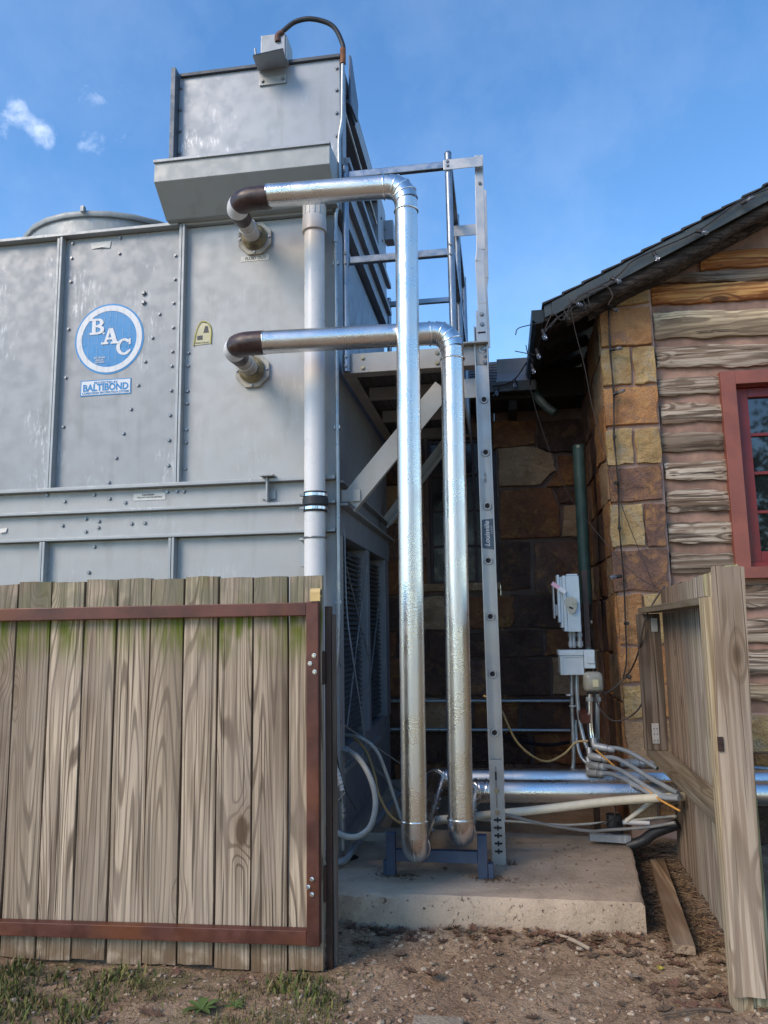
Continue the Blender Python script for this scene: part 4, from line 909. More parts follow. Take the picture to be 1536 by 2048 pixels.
for z, z1 in ((0.0, 0.30), (0.30, 0.58), (0.58, 0.92), (0.92, 1.28), (1.28, 1.55), (1.55, 1.88)):
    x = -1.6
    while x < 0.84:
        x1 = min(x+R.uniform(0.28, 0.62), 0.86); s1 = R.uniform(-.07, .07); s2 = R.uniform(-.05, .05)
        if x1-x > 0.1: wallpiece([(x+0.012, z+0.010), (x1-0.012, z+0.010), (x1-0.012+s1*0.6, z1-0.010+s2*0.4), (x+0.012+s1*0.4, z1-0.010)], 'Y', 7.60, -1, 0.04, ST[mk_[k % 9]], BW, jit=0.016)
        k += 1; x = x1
for z, z1 in ((1.9, 2.25), (2.25, 2.6), (2.6, 3.0), (3.0, 3.4), (3.4, 3.75)):
    x = -1.5
    while x < -0.74:
        x1 = min(x+R.uniform(0.3, 0.5), -0.70)
        if x1-x > 0.1: wallpiece([(x+0.01, z+0.01), (x1-0.01, z+0.01), (x1-0.01, z1-0.01), (x+0.01, z1-0.01)], 'Y', 7.60, -1, 0.04, ST[mk_[k % 9]], BW)
        k += 1; x = x1
BWN = box('window', (-0.70, 7.66, 1.98), (0.03, 7.70, 3.48), pane_d, H, 0)
tag(BWN, 'dark window in the shaded stone wing')
wd = plain('dark_window_frame', (0.05, 0.03, 0.035), 0.6)
for x in (-0.676, -0.458, -0.24, -0.030): box('sash_bar', (x, 7.625, 2.004), (x+0.026, 7.659, 3.456), wd, BWN, 0.002)
for z in (2.004, 2.36, 2.72, 3.08, 3.42): box('sash_bar', (-0.675, 7.63, z), (-0.004, 7.658, z+0.022), wd, BWN, 0.002)
box('sill', (-0.75, 7.55, 1.925), (0.0, 7.66, 1.998), ST['tan'], BWN, 0.006)
# -- roof of the wing
WR = G().add([(-2.5, 7.12, 3.83), (0.40, 7.12, 3.83), (0.40, 8.6, 4.58), (-2.5, 8.6, 4.58), (-2.5, 7.12, 3.79), (0.40, 7.12, 3.79), (0.40, 8.6, 4.54), (-2.5, 8.6, 4.54)], [(0, 1, 2, 3), (7, 6, 5, 4), (0, 4, 5, 1), (1, 5, 6, 2), (2, 6, 7, 3), (3, 7, 4, 0)]).build('wing_roof', soffit_m, H)
for r_ in range(8):
    y = 7.10+r_*0.17; z = 3.838+(y-7.12)*0.507; x = -2.4+0.1*(r_ % 2)
    while x < 0.40:
        x1 = min(x+0.30, 0.42)
        G().add([(x, y, z), (x1-0.006, y, z), (x1-0.006, y+0.20, z+0.095), (x, y+0.20, z+0.095), (x, y, z+0.012), (x1-0.006, y, z+0.012), (x1-0.006, y+0.20, z+0.099), (x, y+0.20, z+0.099)], [(3, 2, 1, 0), (4, 5, 6, 7), (0, 1, 5, 4), (1, 2, 6, 5), (2, 3, 7, 6), (3, 0, 4, 7)]).build('shingle', shingle_m, WR)
        x = x1
box('flashing', (0.045, 7.36, 3.90), (0.375, 7.40, 4.175), flashing_m, WR, 0.003)
G().add([(0.03, 7.14, 3.875), (0.40, 7.14, 3.875), (0.375, 7.36, 4.03), (0.05, 7.36, 4.03)], [(0, 1, 2, 3)]).build('flashing_skirt', flashing_m, WR)
box('gutter', (-2.5, 7.02, 3.74), (0.40, 7.115, 3.835), plain('gutter_dark', (0.03, 0.035, 0.035), 0.6), WR, 0.006)
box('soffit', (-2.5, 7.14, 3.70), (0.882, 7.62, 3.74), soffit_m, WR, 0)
box('dark_closing', (0.41, 7.20, 3.742), (0.881, 7.61, 3.99), soffit_m, WR, 0)  # added dark closing; fills the gap so the eave corner stays black
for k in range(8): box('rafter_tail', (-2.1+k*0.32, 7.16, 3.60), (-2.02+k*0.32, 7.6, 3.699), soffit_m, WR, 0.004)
# -- log wall with chinking, window opening left free
sl = 0.48
def roof_z(x): return 4.003+sl*(x-0.41)
wx0, wx1, wz0, wz1 = 1.80, 2.72, 1.99, 3.42
LW = G().prism([(1.262, 0.93), (wx0, 0.93), (wx0, roof_z(wx0)-0.12), (1.262, roof_z(1.262)-0.12)], 'Y', 6.085, 6.30)
LW.prism([(wx1, 0.93), (3.5, 0.93), (3.5, roof_z(3.5)-0.12), (wx1, roof_z(wx1)-0.12)], 'Y', 6.085, 6.30)
LW.prism([(wx0+.0005, 0.93), (wx1-.0005, 0.93), (wx1-.0005, wz0), (wx0+.0005, wz0)], 'Y', 6.085, 6.30)
LW.prism([(wx0+.0005, wz1), (wx1-.0005, wz1), (wx1-.0005, roof_z(wx1)-0.12), (wx0+.0005, roof_z(wx0)-0.12)], 'Y', 6.085, 6.30)
LW = LW.build('log_wall', chink, H)
def log(x0, x1, z0, z1, tilt, mat):
    N = max(6, int((x1-x0)/0.055)); h_ = z1-z0; vs = []; a, b, c_ = R.uniform(0, 6), R.uniform(0, 6), R.uniform(0, 6)
    prof = [(6.10, -0.03), (6.056, 0.0), (6.048, 0.12), (6.046, 0.5), (6.048, 0.88), (6.057, 1.0), (6.10, 1.03)]
    for i in range(N+1):
        x = x0+(x1-x0)*i/N; dz = tilt*(x-1.62)
        lo = z0+dz+0.007*sin(5*x+a)+0.005*sin(17*x+b)+R.uniform(-.006, .006); hi = z1+dz+0.009*sin(4.3*x+c_)+0.005*sin(15*x+a)+R.uniform(-.006, .006)
        en = 0.012 if i in (0, N) else 0
        for y, t in prof: vs.append((x+(R.uniform(-.008, .008) if i in (0, N) else 0), y+en+R.uniform(-.003, .003)+0.006*sin(9*x+b+3*t), lo+(hi-lo)*t))
    P_ = len(prof)
    fs = [(i*P_+k, i*P_+k+1, (i+1)*P_+k+1, (i+1)*P_+k) for i in range(N) for k in range(P_-1)] + [tuple(range(P_)), tuple(reversed(range(N*P_, (N+1)*P_)))]
    return G().add(vs, fs).build('log', mat, LW, smooth=40)
logs = [(4.358, 4.502, 2), (4.243, 4.317, 0), (4.081, 4.227, 2), (3.793, 4.002, 1), (3.55, 3.714, 0), (3.334, 3.476, 0), (3.114, 3.255, 0), (2.891, 3.03, 0), (2.658, 2.807, 0), (2.424, 2.576, 0), (2.174, 2.331, 0), (1.941, 2.101, 0), (1.693, 1.864, 0), (1.431, 1.608, 0), (1.198, 1.376, 0), (1.021, 1.133, 1), (4.618, 4.802, 0), (4.848, 5.022, 0)]
for z0, z1, mi in logs:
    tilt = -0.012-0.022*max(0, (z0-2.0)/2.4)
    xs0 = 1.27 if roof_z(1.27)-0.10 > z1 else 0.41+(z1+0.10-4.003)/sl
    segs = [(xs0+R.uniform(0, .012), 3.45)]
    if z1 > wz0-0.09 and z0 < wz1+0.07: segs = [(xs0+R.uniform(0, .012), 1.738), (2.79, 3.45)]
    for a, b in segs:
        if b-a > 0.15: log(a, b, z0, z1, tilt if a < 2 else tilt*0.2, w_log[mi])
FD = G().box((1.263, 6.08, -0.1), (3.5, 6.32, 0.929)).build('foundation', mortar, H)
for z, z1, cols in ((0.66, 0.92, [(1.28, 1.62, 'org'), (1.62, 2.05, 'och'), (2.05, 2.55, 'org'), (2.55, 3.2, 'pur')]), (0.30, 0.65, [(1.28, 1.75, 'pur'), (1.75, 2.2, 'rst'), (2.2, 2.8, 'drk'), (2.8, 3.3, 'org')]), (0.0, 0.29, [(1.28, 1.6, 'drk'), (1.6, 2.1, 'drk'), (2.1, 2.7, 'pur')])):
    for x0, x1, mk in cols: wallpiece([(x0+.006, z+.006), (x1-.006, z+.006), (x1-.006, z1-.006), (x0+.006, z1-.006)], 'Y', 6.08, -1, 0.04, ST[mk], FD)
# -- red window
WN = box('window', (1.95, 6.150, 2.055), (2.60, 6.156, 3.345), pane_m, H, 0)
tag(WN, 'red framed window with small panes in the log wall')
box('trim', (1.728, 6.015, 1.985), (1.836, 6.084, 3.49), trim_red, WN, 0.003); box('trim', (2.69, 6.015, 1.985), (2.80, 6.084, 3.49), trim_red, WN, 0.003)
box('trim', (1.8365, 6.017, 3.385), (2.6895, 6.084, 3.488), trim_red, WN, 0.003)
box('sill', (1.72, 5.985, 1.90), (2.81, 6.084, 1.984), trim_red, WN, 0.004)
G().box((1.8, 6.085, 1.99), (1.855, 6.2, 3.42)).box((2.665, 6.085, 1.99), (2.72, 6.2, 3.42)).box((1.8555, 6.085, 3.375), (2.6645, 6.2, 3.42)).box((1.8555, 6.07, 1.99), (2.6645, 6.2, 2.02)).build('jamb', win_red, WN)
for lo, hi in (((1.856, 6.115, 2.021), (1.945, 6.165, 3.374)), ((2.575, 6.115, 2.021), (2.664, 6.165, 3.374)), ((1.9455, 6.115, 3.30), (2.5745, 6.165, 3.373)), ((1.9455, 6.115, 2.022), (2.5745, 6.165, 2.105))): box('sash', lo, hi, win_red, WN, 0.006)
for z in (2.405, 2.705, 3.005): box('muntin', (1.9456, 6.125, z-0.012), (2.5744, 6.149, z+0.012), win_red, WN, 0.003)
box('muntin', (2.25, 6.127, 2.106), (2.272, 6.1485, 3.299), win_red, WN, 0.003)
# -- main roof
def slab(x0, x1, dz0, dz1, y0, y1):
    return G().add([(x0, y0, roof_z(x0)+dz0), (x1, y0, roof_z(x1)+dz0), (x1, y1, roof_z(x1)+dz0), (x0, y1, roof_z(x0)+dz0), (x0, y0, roof_z(x0)+dz1), (x1, y0, roof_z(x1)+dz1), (x1, y1, roof_z(x1)+dz1), (x0, y1, roof_z(x0)+dz1)], [(0, 3, 2, 1), (4, 5, 6, 7), (0, 1, 5, 4), (1, 2, 6, 5), (2, 3, 7, 6), (3, 0, 4, 7)])
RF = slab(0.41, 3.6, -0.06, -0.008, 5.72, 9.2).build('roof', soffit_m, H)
k = 0; x = 0.395
while x < 3.5:
    x1 = x+0.165; dy = R.uniform(-.012, .006)
    g = G(); y0, y1 = 5.688+dy, 9.2
    g.add([(x, y0, roof_z(x)+0.004), (x1, y0, roof_z(x1)-0.006), (x1, y1, roof_z(x1)-0.006), (x, y1, roof_z(x)+0.004), (x, y0, roof_z(x)+0.020), (x1, y0, roof_z(x1)+0.002), (x1, y1, roof_z(x1)+0.002), (x, y1, roof_z(x)+0.020)], [(0, 3, 2, 1), (4, 5, 6, 7), (0, 1, 5, 4), (1, 2, 6, 5), (2, 3, 7, 6), (3, 0, 4, 7)]).build('shingle_course', shingle_m, RF)
    x += 0.15
slab(0.468, 3.55, -0.122, -0.012, 5.698, 5.7195).build('rake_board', rake_paint, RF, bevel=0.002)
slab(0.41, 0.466, -0.10, -0.010, 5.71, 5.7195).build('rake_return', rake_paint, RF)
N = 60; pts = []; rs_ = []
for i in range(N+1):
    x = 0.56+(3.5-0.56)*i/N; pts.append((x, 5.80+0.008*sin(5*x), roof_z(x)-0.155+0.008*sin(7*x+1))); rs_.append(0.062+0.010*sin(6*x)+R.uniform(-.006, .006))
G().tube(pts, 0.06, 10, rs=rs_).build('rafter_log', w_rafter, RF, smooth=50)
for y in (6.0,): 
    G().tube([(x, y+0.01, roof_z(x)-0.15) for x in (0.75, 1.5, 2.4, 3.4)], 0.055, 8).build('rafter_log', w_rafter, RF, smooth=50)
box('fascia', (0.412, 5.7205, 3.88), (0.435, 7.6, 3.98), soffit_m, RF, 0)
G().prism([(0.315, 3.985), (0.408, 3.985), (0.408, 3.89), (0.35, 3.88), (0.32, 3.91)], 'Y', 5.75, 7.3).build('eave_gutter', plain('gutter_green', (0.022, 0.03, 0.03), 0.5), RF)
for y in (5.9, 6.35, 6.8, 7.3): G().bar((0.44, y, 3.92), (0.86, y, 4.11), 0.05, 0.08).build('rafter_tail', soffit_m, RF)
DS = thing('downspout', 'dark green downspout dropping from the eave in the stone corner', 'downspout', (0.70, 6.62, 1.75))
G().tube(curve([(0.38, 7.15, 3.86), (0.40, 7.12, 3.72), (0.47, 7.08, 3.60), (0.56, 7.02, 3.50)], 6), 0.040, 14).build('elbow', plain('elbow_green', (0.05, 0.07, 0.062), 0.6, 0.0, 0.4, 12), DS, smooth=40)
G().tube([(0.705, 6.62, 3.10), (0.70, 6.62, 1.75)], 0.050, 20).build('pipe', green_pipe, DS, smooth=40)
bolt((0.70, 6.575, 3.08), DS, BOLT_Y)

# ================================================================== string lights
def socket(loc, parent, d=(0, 0, -1), lit=True):
    loc = Vector(loc); d = Vector(d).normalized()
    s_ = G().tube([loc, loc+d*0.040], 0.014, 10).build('socket', wire_blk, parent, smooth=40)
    if lit: G().tube([loc+d*0.041, loc+d*0.055, loc+d*0.075, loc+d*0.092, loc+d*0.098], 0.016, 12, rs=[0.010, 0.016, 0.017, 0.011, 0.003]).build('bulb', bulb_m, s_, smooth=60)
SL = thing('string_light', 'string of clear bulbs along the roof edge of the log house', 'string lights', (0.8, 5.5, 4.0))
cable('cord', [(0.335, 6.900, 3.749), (0.334, 6.400, 3.746), (0.352, 5.900, 3.718), (0.384, 5.670, 3.743), (0.482, 5.670, 3.862), (0.597, 5.670, 3.940), (0.668, 5.670, 4.037), (0.939, 5.670, 4.162), (1.073, 5.670, 4.281), (1.240, 5.670, 4.354), (1.553, 5.670, 4.475), (1.870, 5.670, 4.683), (2.073, 5.670, 4.758)], 0.0055, wire_blk, SL, 6, 6)
cable('cord_twist', [(0.383, 5.660, 3.739), (0.465, 5.660, 3.906), (0.536, 5.660, 3.853), (0.636, 5.660, 4.004), (0.842, 5.660, 4.098), (0.911, 5.660, 4.021), (0.880, 5.700, 3.961)], 0.005, wire_brn, SL, 6, 6)
for p, d in (((0.610, 5.660, 3.990), (0.8, -0.3, -0.5)), ((0.908, 5.660, 4.156), (0.7, -0.4, -0.6)), ((1.226, 5.660, 4.330), (0.3, -0.4, -1)), ((1.540, 5.660, 4.471), (0.8, -0.3, -0.4)), ((1.872, 5.660, 4.653), (0.8, -0.3, 0.3)), ((0.386, 5.660, 3.786), (0.2, -0.3, -1)), ((0.349, 5.900, 3.727), (0.2, -0.2, -1)), ((0.326, 6.300, 3.743), (0.2, -0.2, -1))): socket(p, SL, d)
for pts in ([(0.546, 5.640, 3.845), (0.631, 5.640, 3.948), (0.710, 5.640, 3.918), (0.690, 5.640, 4.030), (0.783, 5.650, 4.035)], [(0.440, 5.640, 3.794), (0.524, 5.630, 3.874), (0.588, 5.630, 3.837), (0.550, 5.640, 3.931), (0.633, 5.640, 3.976)], [(0.391, 5.640, 3.837), (0.294, 5.640, 3.825), (0.204, 5.640, 3.804), (0.183, 5.640, 3.754)], [(0.341, 6.000, 3.714), (0.263, 6.000, 3.736), (0.185, 6.000, 3.758)], [(0.328, 6.100, 3.700), (0.291, 6.100, 3.761), (0.278, 6.100, 3.838)], [(0.740, 5.640, 3.939), (0.738, 5.640, 4.026), (0.857, 5.640, 4.076), (0.955, 5.640, 4.142)]):
    cable('loose_end', pts, 0.004, wire_blk, SL, 6, 5)
SP = thing('string_light', 'string of dark sockets hanging down the stone pier', 'string lights', (1.0, 5.96, 2.5))
cable('cord', [(0.921, 5.960, 4.077), (0.919, 5.965, 3.701), (0.920, 5.965, 3.337), (0.908, 5.965, 3.000), (0.913, 5.965, 2.637), (0.904, 5.965, 2.292), (0.912, 5.965, 1.945), (0.905, 5.965, 1.582), (0.896, 5.965, 1.320), (0.863, 5.965, 1.183)], 0.006, wire_blk, SP, 6, 6)
cable('cord', [(0.932, 5.958, 4.076), (0.911, 5.963, 3.701), (0.928, 5.963, 3.336), (0.901, 5.963, 3.000), (0.920, 5.963, 2.636), (0.896, 5.963, 2.292)], 0.005, wire_brn, SP, 6, 6)
for p, d in (((0.910, 5.950, 4.041), (0.9, -0.2, -0.4)), ((0.913, 5.950, 3.696), (0.9, -0.3, 0)), ((0.915, 5.950, 3.337), (0.8, -0.3, 0.2)), ((0.906, 5.950, 3.001), (-0.2, -1, -0.1)), ((0.911, 5.950, 2.638), (-0.6, -0.8, 0)), ((0.902, 5.950, 2.294), (-0.2, -1, 0)), ((0.895, 5.950, 1.937), (-0.9, -0.3, -0.1)), ((0.903, 5.950, 1.586), (0.2, -1, 0)), ((0.884, 5.950, 1.213), (0.6, -0.4, -0.4))): socket(p, SP, d, abs(d[1]) < 0.35)
WG = thing('string_light', 'short string of clear bulbs along the wing gutter behind the ladder', 'string lights', (0.2, 7.0, 3.85))
cable('cord', [(-0.004, 7.000, 3.793), (0.112, 7.000, 3.805), (0.205, 7.000, 3.847), (0.302, 7.000, 3.976), (0.341, 6.800, 3.975)], 0.007, wire_blk, WG, 6, 6)
for p in ((0.032, 6.990, 3.778), (0.200, 6.990, 3.844)): socket(p, WG, (0, -0.2, -1))
tag(cable('loose_wire', [(0.592, 5.650, 4.019), (0.628, 5.700, 3.783), (0.692, 5.800, 3.538), (0.746, 5.900, 3.241), (0.797, 5.930, 3.018), (0.860, 5.930, 2.703), (0.969, 5.930, 2.316), (1.060, 5.900, 2.011), (1.057, 5.600, 1.842)], 0.003, wire_brn, None), 'brown wire hanging from the rake down across the stone pier', 'wire')
tag(cable('loose_wire', [(0.302, 6.600, 3.725), (0.372, 6.600, 3.383), (0.467, 6.550, 3.022), (0.578, 6.450, 2.668), (0.663, 6.200, 2.441), (0.804, 5.930, 2.171), (0.959, 5.850, 1.955), (1.070, 5.600, 1.828)], 0.003, wire_brn, None), 'thin brown wire sagging from the wing gutter across the stone corner', 'wire')
tag(cable('loose_wire', [(1.100, 5.450, 1.834), (1.020, 5.400, 1.740), (0.947, 5.400, 1.609), (0.900, 5.500, 1.375), (0.872, 5.800, 1.223), (0.763, 5.800, 1.125), (0.685, 5.750, 1.095)], 0.006, wire_brn, None), 'brown cord looping from the fence top to the weatherproof cover', 'wire')
tag(cable('loose_wire', [(0.625, 5.740, 1.089), (0.677, 5.740, 0.968), (0.759, 5.740, 0.910), (0.870, 5.740, 0.945), (0.930, 5.600, 1.051), (0.945, 5.500, 1.208)], 0.0055, wire_brn, None), 'brown cord drooping in a loop below the weatherproof cover', 'wire')

# ================================================================== electrical gear on the dark steel post
EP = thing('equipment_post', 'dark brown steel post carrying the grey electrical boxes', 'post', (0.60, 5.93, 0.05))
box('post_tube', (0.600, 5.90, 0.02), (0.640, 5.96, 1.985), rust_dark, EP, 0.003)
G().bar((0.535, 5.950, 0.963), (0.557, 5.700, 0.928), 0.06, 0.06).build('stub_arm', rust_paint, EP)
bolt((0.65, 5.93, 1.60), EP, BOLT_Y, ROT_PX)
G().tube([(0.62, 5.899, 1.40), (0.62, 5.897, 1.40)], 0.018, 14).build('green_cap', green_pipe, EP)
YB = 5.80
SW = thing('disconnect_switch', 'grey safety disconnect switch box with side handle and pink tag', 'switch box', (0.5, YB, 1.5))
sx0, sx1 = (0.473, 5.800, 1.763)[0], (0.569, 5.800, 1.761)[0]
sz1, sz0 = (0.507, 5.800, 1.938)[2], (0.486, 5.800, 1.532)[2]
box('enclosure', (sx0, YB, sz0), (sx1, YB+0.16, sz1), box_grey, SW, 0.006)
G().box((sx0+0.008, YB+0.01, sz1+0.001), (sx1-0.008, YB+0.15, sz1+0.016)).build('top_lip', box_grey, SW, bevel=0.004)
dv = box('door', (sx0-0.024, YB-0.004, sz0+0.004), (sx0-0.001, YB+0.168, sz1+0.004), box_grey, SW, 0.004)
G().box((sx0-0.045, YB+0.01, sz0+0.03), (sx0-0.0245, YB+0.15, sz1-0.005)).build('door_panel', box_grey, dv, bevel=0.004)
G().box((sx0-0.063, YB+0.0, sz0+0.07), (sx0-0.0455, YB+0.14, sz1+0.012)).build('door_panel', box_grey, dv, bevel=0.004)
G().box((sx0-0.083, YB+0.03, sz0+0.12), (sx0-0.0635, YB+0.12, sz0+0.20)).box((sx0-0.094, YB+0.02, sz0+0.10), (sx0-0.0835, YB+0.13, sz1-0.06)).build('hasp', cast_alu, dv, bevel=0.002)
hc = (0.518, 5.800, 1.733)
hp = [(-0.046, 0.028), (-0.030, 0.046), (0.012, 0.046), (0.036, 0.030), (0.042, 0.005), (0.030, -0.030), (0.012, -0.052), (-0.004, -0.052), (-0.030, -0.022)]
hd = G().prism([(hc[0]-0.012+a*1.05, hc[2]-0.005+b*1.25) for a, b in hp], 'Y', YB-0.030, YB-0.022).build('handle', handle_m, SW, bevel=0.003)
G().tube([(hc[0]+0.008, YB-0.031, hc[2]+0.012), (hc[0]+0.008, YB-0.045, hc[2]+0.012)], 0.013, 14).build('handle_hub', handle_m, hd, smooth=40)
G().bar((hc[0]-0.032, YB-0.0305, hc[2]-0.022), (hc[0]-0.004, YB-0.0305, hc[2]-0.034), 0.001, 0.014).build('handle_slot', dark_void, hd)
G().tube([(hc[0], YB-0.001, hc[2]), (hc[0], YB-0.022, hc[2])], 0.016, 14).build('spindle', handle_m, hd, smooth=40)
G().bar((0.373, 5.770, 1.888), (0.462, 5.765, 1.821), 0.004, 0.030, (0, 0, 1)).build('pink_tag', pink_tag, SW)
G().bar((0.421, 5.766, 1.851), (0.466, 5.762, 1.817), 0.004, 0.031, (0, 0, 1)).build('white_tag', logo_white, SW)
for xo in (0.010, 0.034, 0.075):
    nip = G().tube([(sx0+xo+0.01, YB+0.07, sz0-0.001), (sx0+xo+0.01, YB+0.07, sz0-0.115)], 0.012 if xo < 0.07 else 0.016, 12).build('nipple', conduit_m, SW, smooth=40)
    G().tube([(sx0+xo+0.01, YB+0.07, sz0-0.07), (sx0+xo+0.01, YB+0.07, sz0-0.105)], 0.018 if xo < 0.07 else 0.023, 10).build('lock_nut', cast_alu, nip, smooth=30)
    G().tube([(sx0+xo+0.01, YB+0.07, sz0-0.010), (sx0+xo+0.01, YB+0.07, sz0-0.035)], 0.017 if xo < 0.07 else 0.022, 10).build('lock_nut', cast_alu, nip, smooth=30)
WB = thing('wireway_box', 'pale grey junction box hanging below the disconnect switch', 'junction box', (0.52, 5.78, 1.2))
bx0, bx1 = (0.403, 5.760, 1.334)[0], (0.568, 5.760, 1.333)[0]
bz1, bz0 = (0.476, 5.760, 1.397)[2], (0.468, 5.760, 1.228)[2]
box('enclosure', (bx0, 5.76, bz0), (bx1, 5.93, bz1), box_grey, WB, 0.003)
box('lid', (bx0-0.008, 5.752, bz1-0.03), (bx1+0.002, 5.94, bz1+0.006), box_grey, WB, 0.003)
G().box((bx0+0.010, 5.7535, bz0+0.012), (bx0+0.016, 5.7595, bz1-0.034)).box((bx0+0.010, 5.7537, bz1-0.042), (bx1-0.006, 5.7593, bz1-0.036)).build('front_edge', box_grey, WB)
sd = box('switch_plate', (bx1+0.003, 5.755, (0.603, 5.760, 1.273)[2]), ((0.648, 5.760, 1.332)[0], 5.90, (0.610, 5.760, 1.403)[2]), box_grey, WB, 0.004)
G().box((bx1+0.025, 5.748, bz1-0.09), (bx1+0.075, 5.7545, bz1-0.03)).build('toggle_cover', box_grey, sd, bevel=0.004)
for k in range(4): bolt((bx0-0.001, 5.80+0.035*k, bz0+0.02), WB, BOLT_S, (0, 0, -pi/2))
WC = thing('weatherproof_cover', 'rounded translucent weatherproof outlet cover under the junction box', 'outlet cover', (0.62, 5.72, 1.0))
qx0, qx1 = (0.557, 5.700, 1.179)[0], (0.694, 5.700, 1.178)[0]; qz1, qz0 = (0.630, 5.700, 1.251)[2], (0.622, 5.700, 1.106)[2]
g = G(); m2 = 8; vs = []
for j, (yy, ins) in enumerate(((5.79, 0.0), (5.73, 0.002), (5.70, 0.014), (5.69, 0.03))):
    w_ = (qx1-qx0)/2-ins; h_ = (qz1-qz0)/2-ins; cxq, czq = (qx0+qx1)/2, (qz0+qz1)/2
    for k in range(24):
        a = 2*pi*k/24; ca, sa = cos(a), sin(a); p = 0.45
        vs.append((cxq+w_*math.copysign(abs(ca)**p, ca), yy, czq+h_*math.copysign(abs(sa)**p, sa)))
fs = [(j*24+k, j*24+(k+1) % 24, (j+1)*24+(k+1) % 24, (j+1)*24+k) for j in range(3) for k in range(24)] + [tuple(range(72, 96)), tuple(reversed(range(24)))]
g.add(vs, fs).build('cover_shell', cover_m, WC, smooth=40)
for k in range(3): box('cord_slot', (qx0+0.030+0.035*k, 5.692, qz0-0.006), (qx0+0.045+0.035*k, 5.70, qz0+0.014), dark_void, WC, 0)
box('inner_receptacle', (cxq-0.01, 5.684, czq-0.03), (cxq+0.03, 5.689, czq+0.02), label_cream, WC, 0.002)

def conduit(label, pts, r, mat, name='conduit', cat='conduit', group=None, sub=8):
    o = cable(name, pts, r, mat, None, sub, 12); tag(o, label, cat, group); return o
conduit('grey steel conduit dropping straight from the junction box and curving left at the bottom', [(0.486, 5.850, 1.222), (0.480, 5.850, 1.044), (0.477, 5.850, 0.833), (0.470, 5.850, 0.625), (0.452, 5.850, 0.549), (0.411, 5.850, 0.500)], 0.014, conduit_m)
conduit('grey steel conduit beside the straight one bending right to the uppermost of stacked fittings', [(0.521, 5.850, 1.222), (0.518, 5.840, 1.045), (0.526, 5.820, 0.890), (0.550, 5.780, 0.757), (0.582, 5.740, 0.671)], 0.015, conduit_m)
conduit('thin grey conduit curving down behind to the middle of the stacked fittings', [(0.497, 5.880, 0.900), (0.499, 5.860, 0.762), (0.524, 5.820, 0.647), (0.582, 5.780, 0.597)], 0.013, conduit_m)
conduit('bright thick conduit under the weatherproof cover with couplings', [(0.597, 5.760, 1.094), (0.591, 5.760, 0.983), (0.589, 5.760, 0.880), (0.596, 5.750, 0.785), (0.624, 5.720, 0.729)], 0.020, band_m)
conduit('dull conduit behind the bright one under the weatherproof cover', [(0.653, 5.800, 1.091), (0.645, 5.800, 0.944), (0.643, 5.850, 0.799), (0.636, 5.900, 0.687)], 0.018, conduit_m)
for p, lb in (((0.596, 5.760, 1.074), 'cast nut on the bright conduit under the weatherproof cover'), ((0.652, 5.800, 1.070), 'cast nut on the dull right hand conduit under the weatherproof cover')): tag(G().tube([Vector(p), Vector(p)-Vector((0, 0, 0.03))], 0.027, 12).build('conduit_nut', cast_alu, None, smooth=30), lb, 'fitting', 'conduit nuts')
fit_l = ['cast conduit elbow highest of the four stacked by the pier', 'cast conduit elbow second from the top of the four stacked', 'cast conduit elbow third from the top of the four stacked', 'cast conduit elbow lowest of the four stacked above the silver pipe']
flx_l = ['grey flexible conduit leaving the highest cast elbow', 'grey flexible conduit leaving the second cast elbow from the top', 'grey flexible conduit leaving the third cast elbow from the top', 'grey flexible conduit leaving the lowest cast elbow']
fits = [((0.602, 5.700, 0.745), (0.687, 5.680, 0.732)), ((0.571, 5.700, 0.678), (0.640, 5.660, 0.671)), ((0.561, 5.700, 0.617), (0.628, 5.640, 0.618)), ((0.558, 5.700, 0.564), (0.623, 5.620, 0.572))]
flex = [[(0.680, 5.680, 0.732), (0.754, 5.660, 0.736), (0.840, 5.580, 0.713), (0.968, 5.420, 0.648)], [(0.634, 5.660, 0.671), (0.720, 5.600, 0.682), (0.798, 5.480, 0.658), (0.893, 5.280, 0.614), (1.014, 5.060, 0.569)],
        [(0.622, 5.640, 0.618), (0.691, 5.560, 0.630), (0.761, 5.420, 0.617), (0.876, 5.200, 0.562), (0.944, 5.100, 0.542), (1.015, 5.020, 0.555)], [(0.617, 5.620, 0.572), (0.680, 5.540, 0.588), (0.759, 5.380, 0.580), (0.848, 5.220, 0.546), (0.918, 5.120, 0.532), (1.005, 5.000, 0.550)]]
for i in range(4):
    a, b = Vector(fits[i][0]), Vector(fits[i][1])
    f_ = thing('conduit_elbow', fit_l[i], 'fitting', a, 'stacked cast elbows')
    d = (b-a).normalized()
    G().tube([a-d*0.012, a, a+d*0.09], 0.026, 14, rs=[0.018, 0.027, 0.025]).build('body', cast_alu, f_, smooth=40)
    G().tube([a+d*0.092, a+d*0.105, a+d*0.125, a+d*0.14], 0.022, 12, rs=[0.021, 0.025, 0.025, 0.019]).build('nut', cast_alu, f_, smooth=30)
    G().tube([a+Vector((0, 0.02, 0.05)), a], 0.020, 12).build('hub', cast_alu, f_, smooth=40)
    tag(cable('flexible_conduit', flex[i], 0.0155, conduit_flex, None, 8, 12), flx_l[i], 'conduit', 'flexible conduits to the right')
LBX = thing('pull_elbow', 'grey conduit body lying behind the flexible conduits at the pier foot', 'fitting', (0.866, 5.850, 0.601))
G().tube([(0.791, 5.850, 0.604), (0.921, 5.850, 0.608)], 0.030, 12).build('body', conduit_m, LBX, smooth=30)
G().tube([(0.925, 5.850, 0.608), (0.955, 5.850, 0.609)], 0.034, 12).build('nut', cast_alu, LBX, smooth=30)
G().tube([(0.955, 5.850, 0.609), (1.030, 5.850, 0.603)], 0.020, 12).build('stub', conduit_m, LBX, smooth=30)
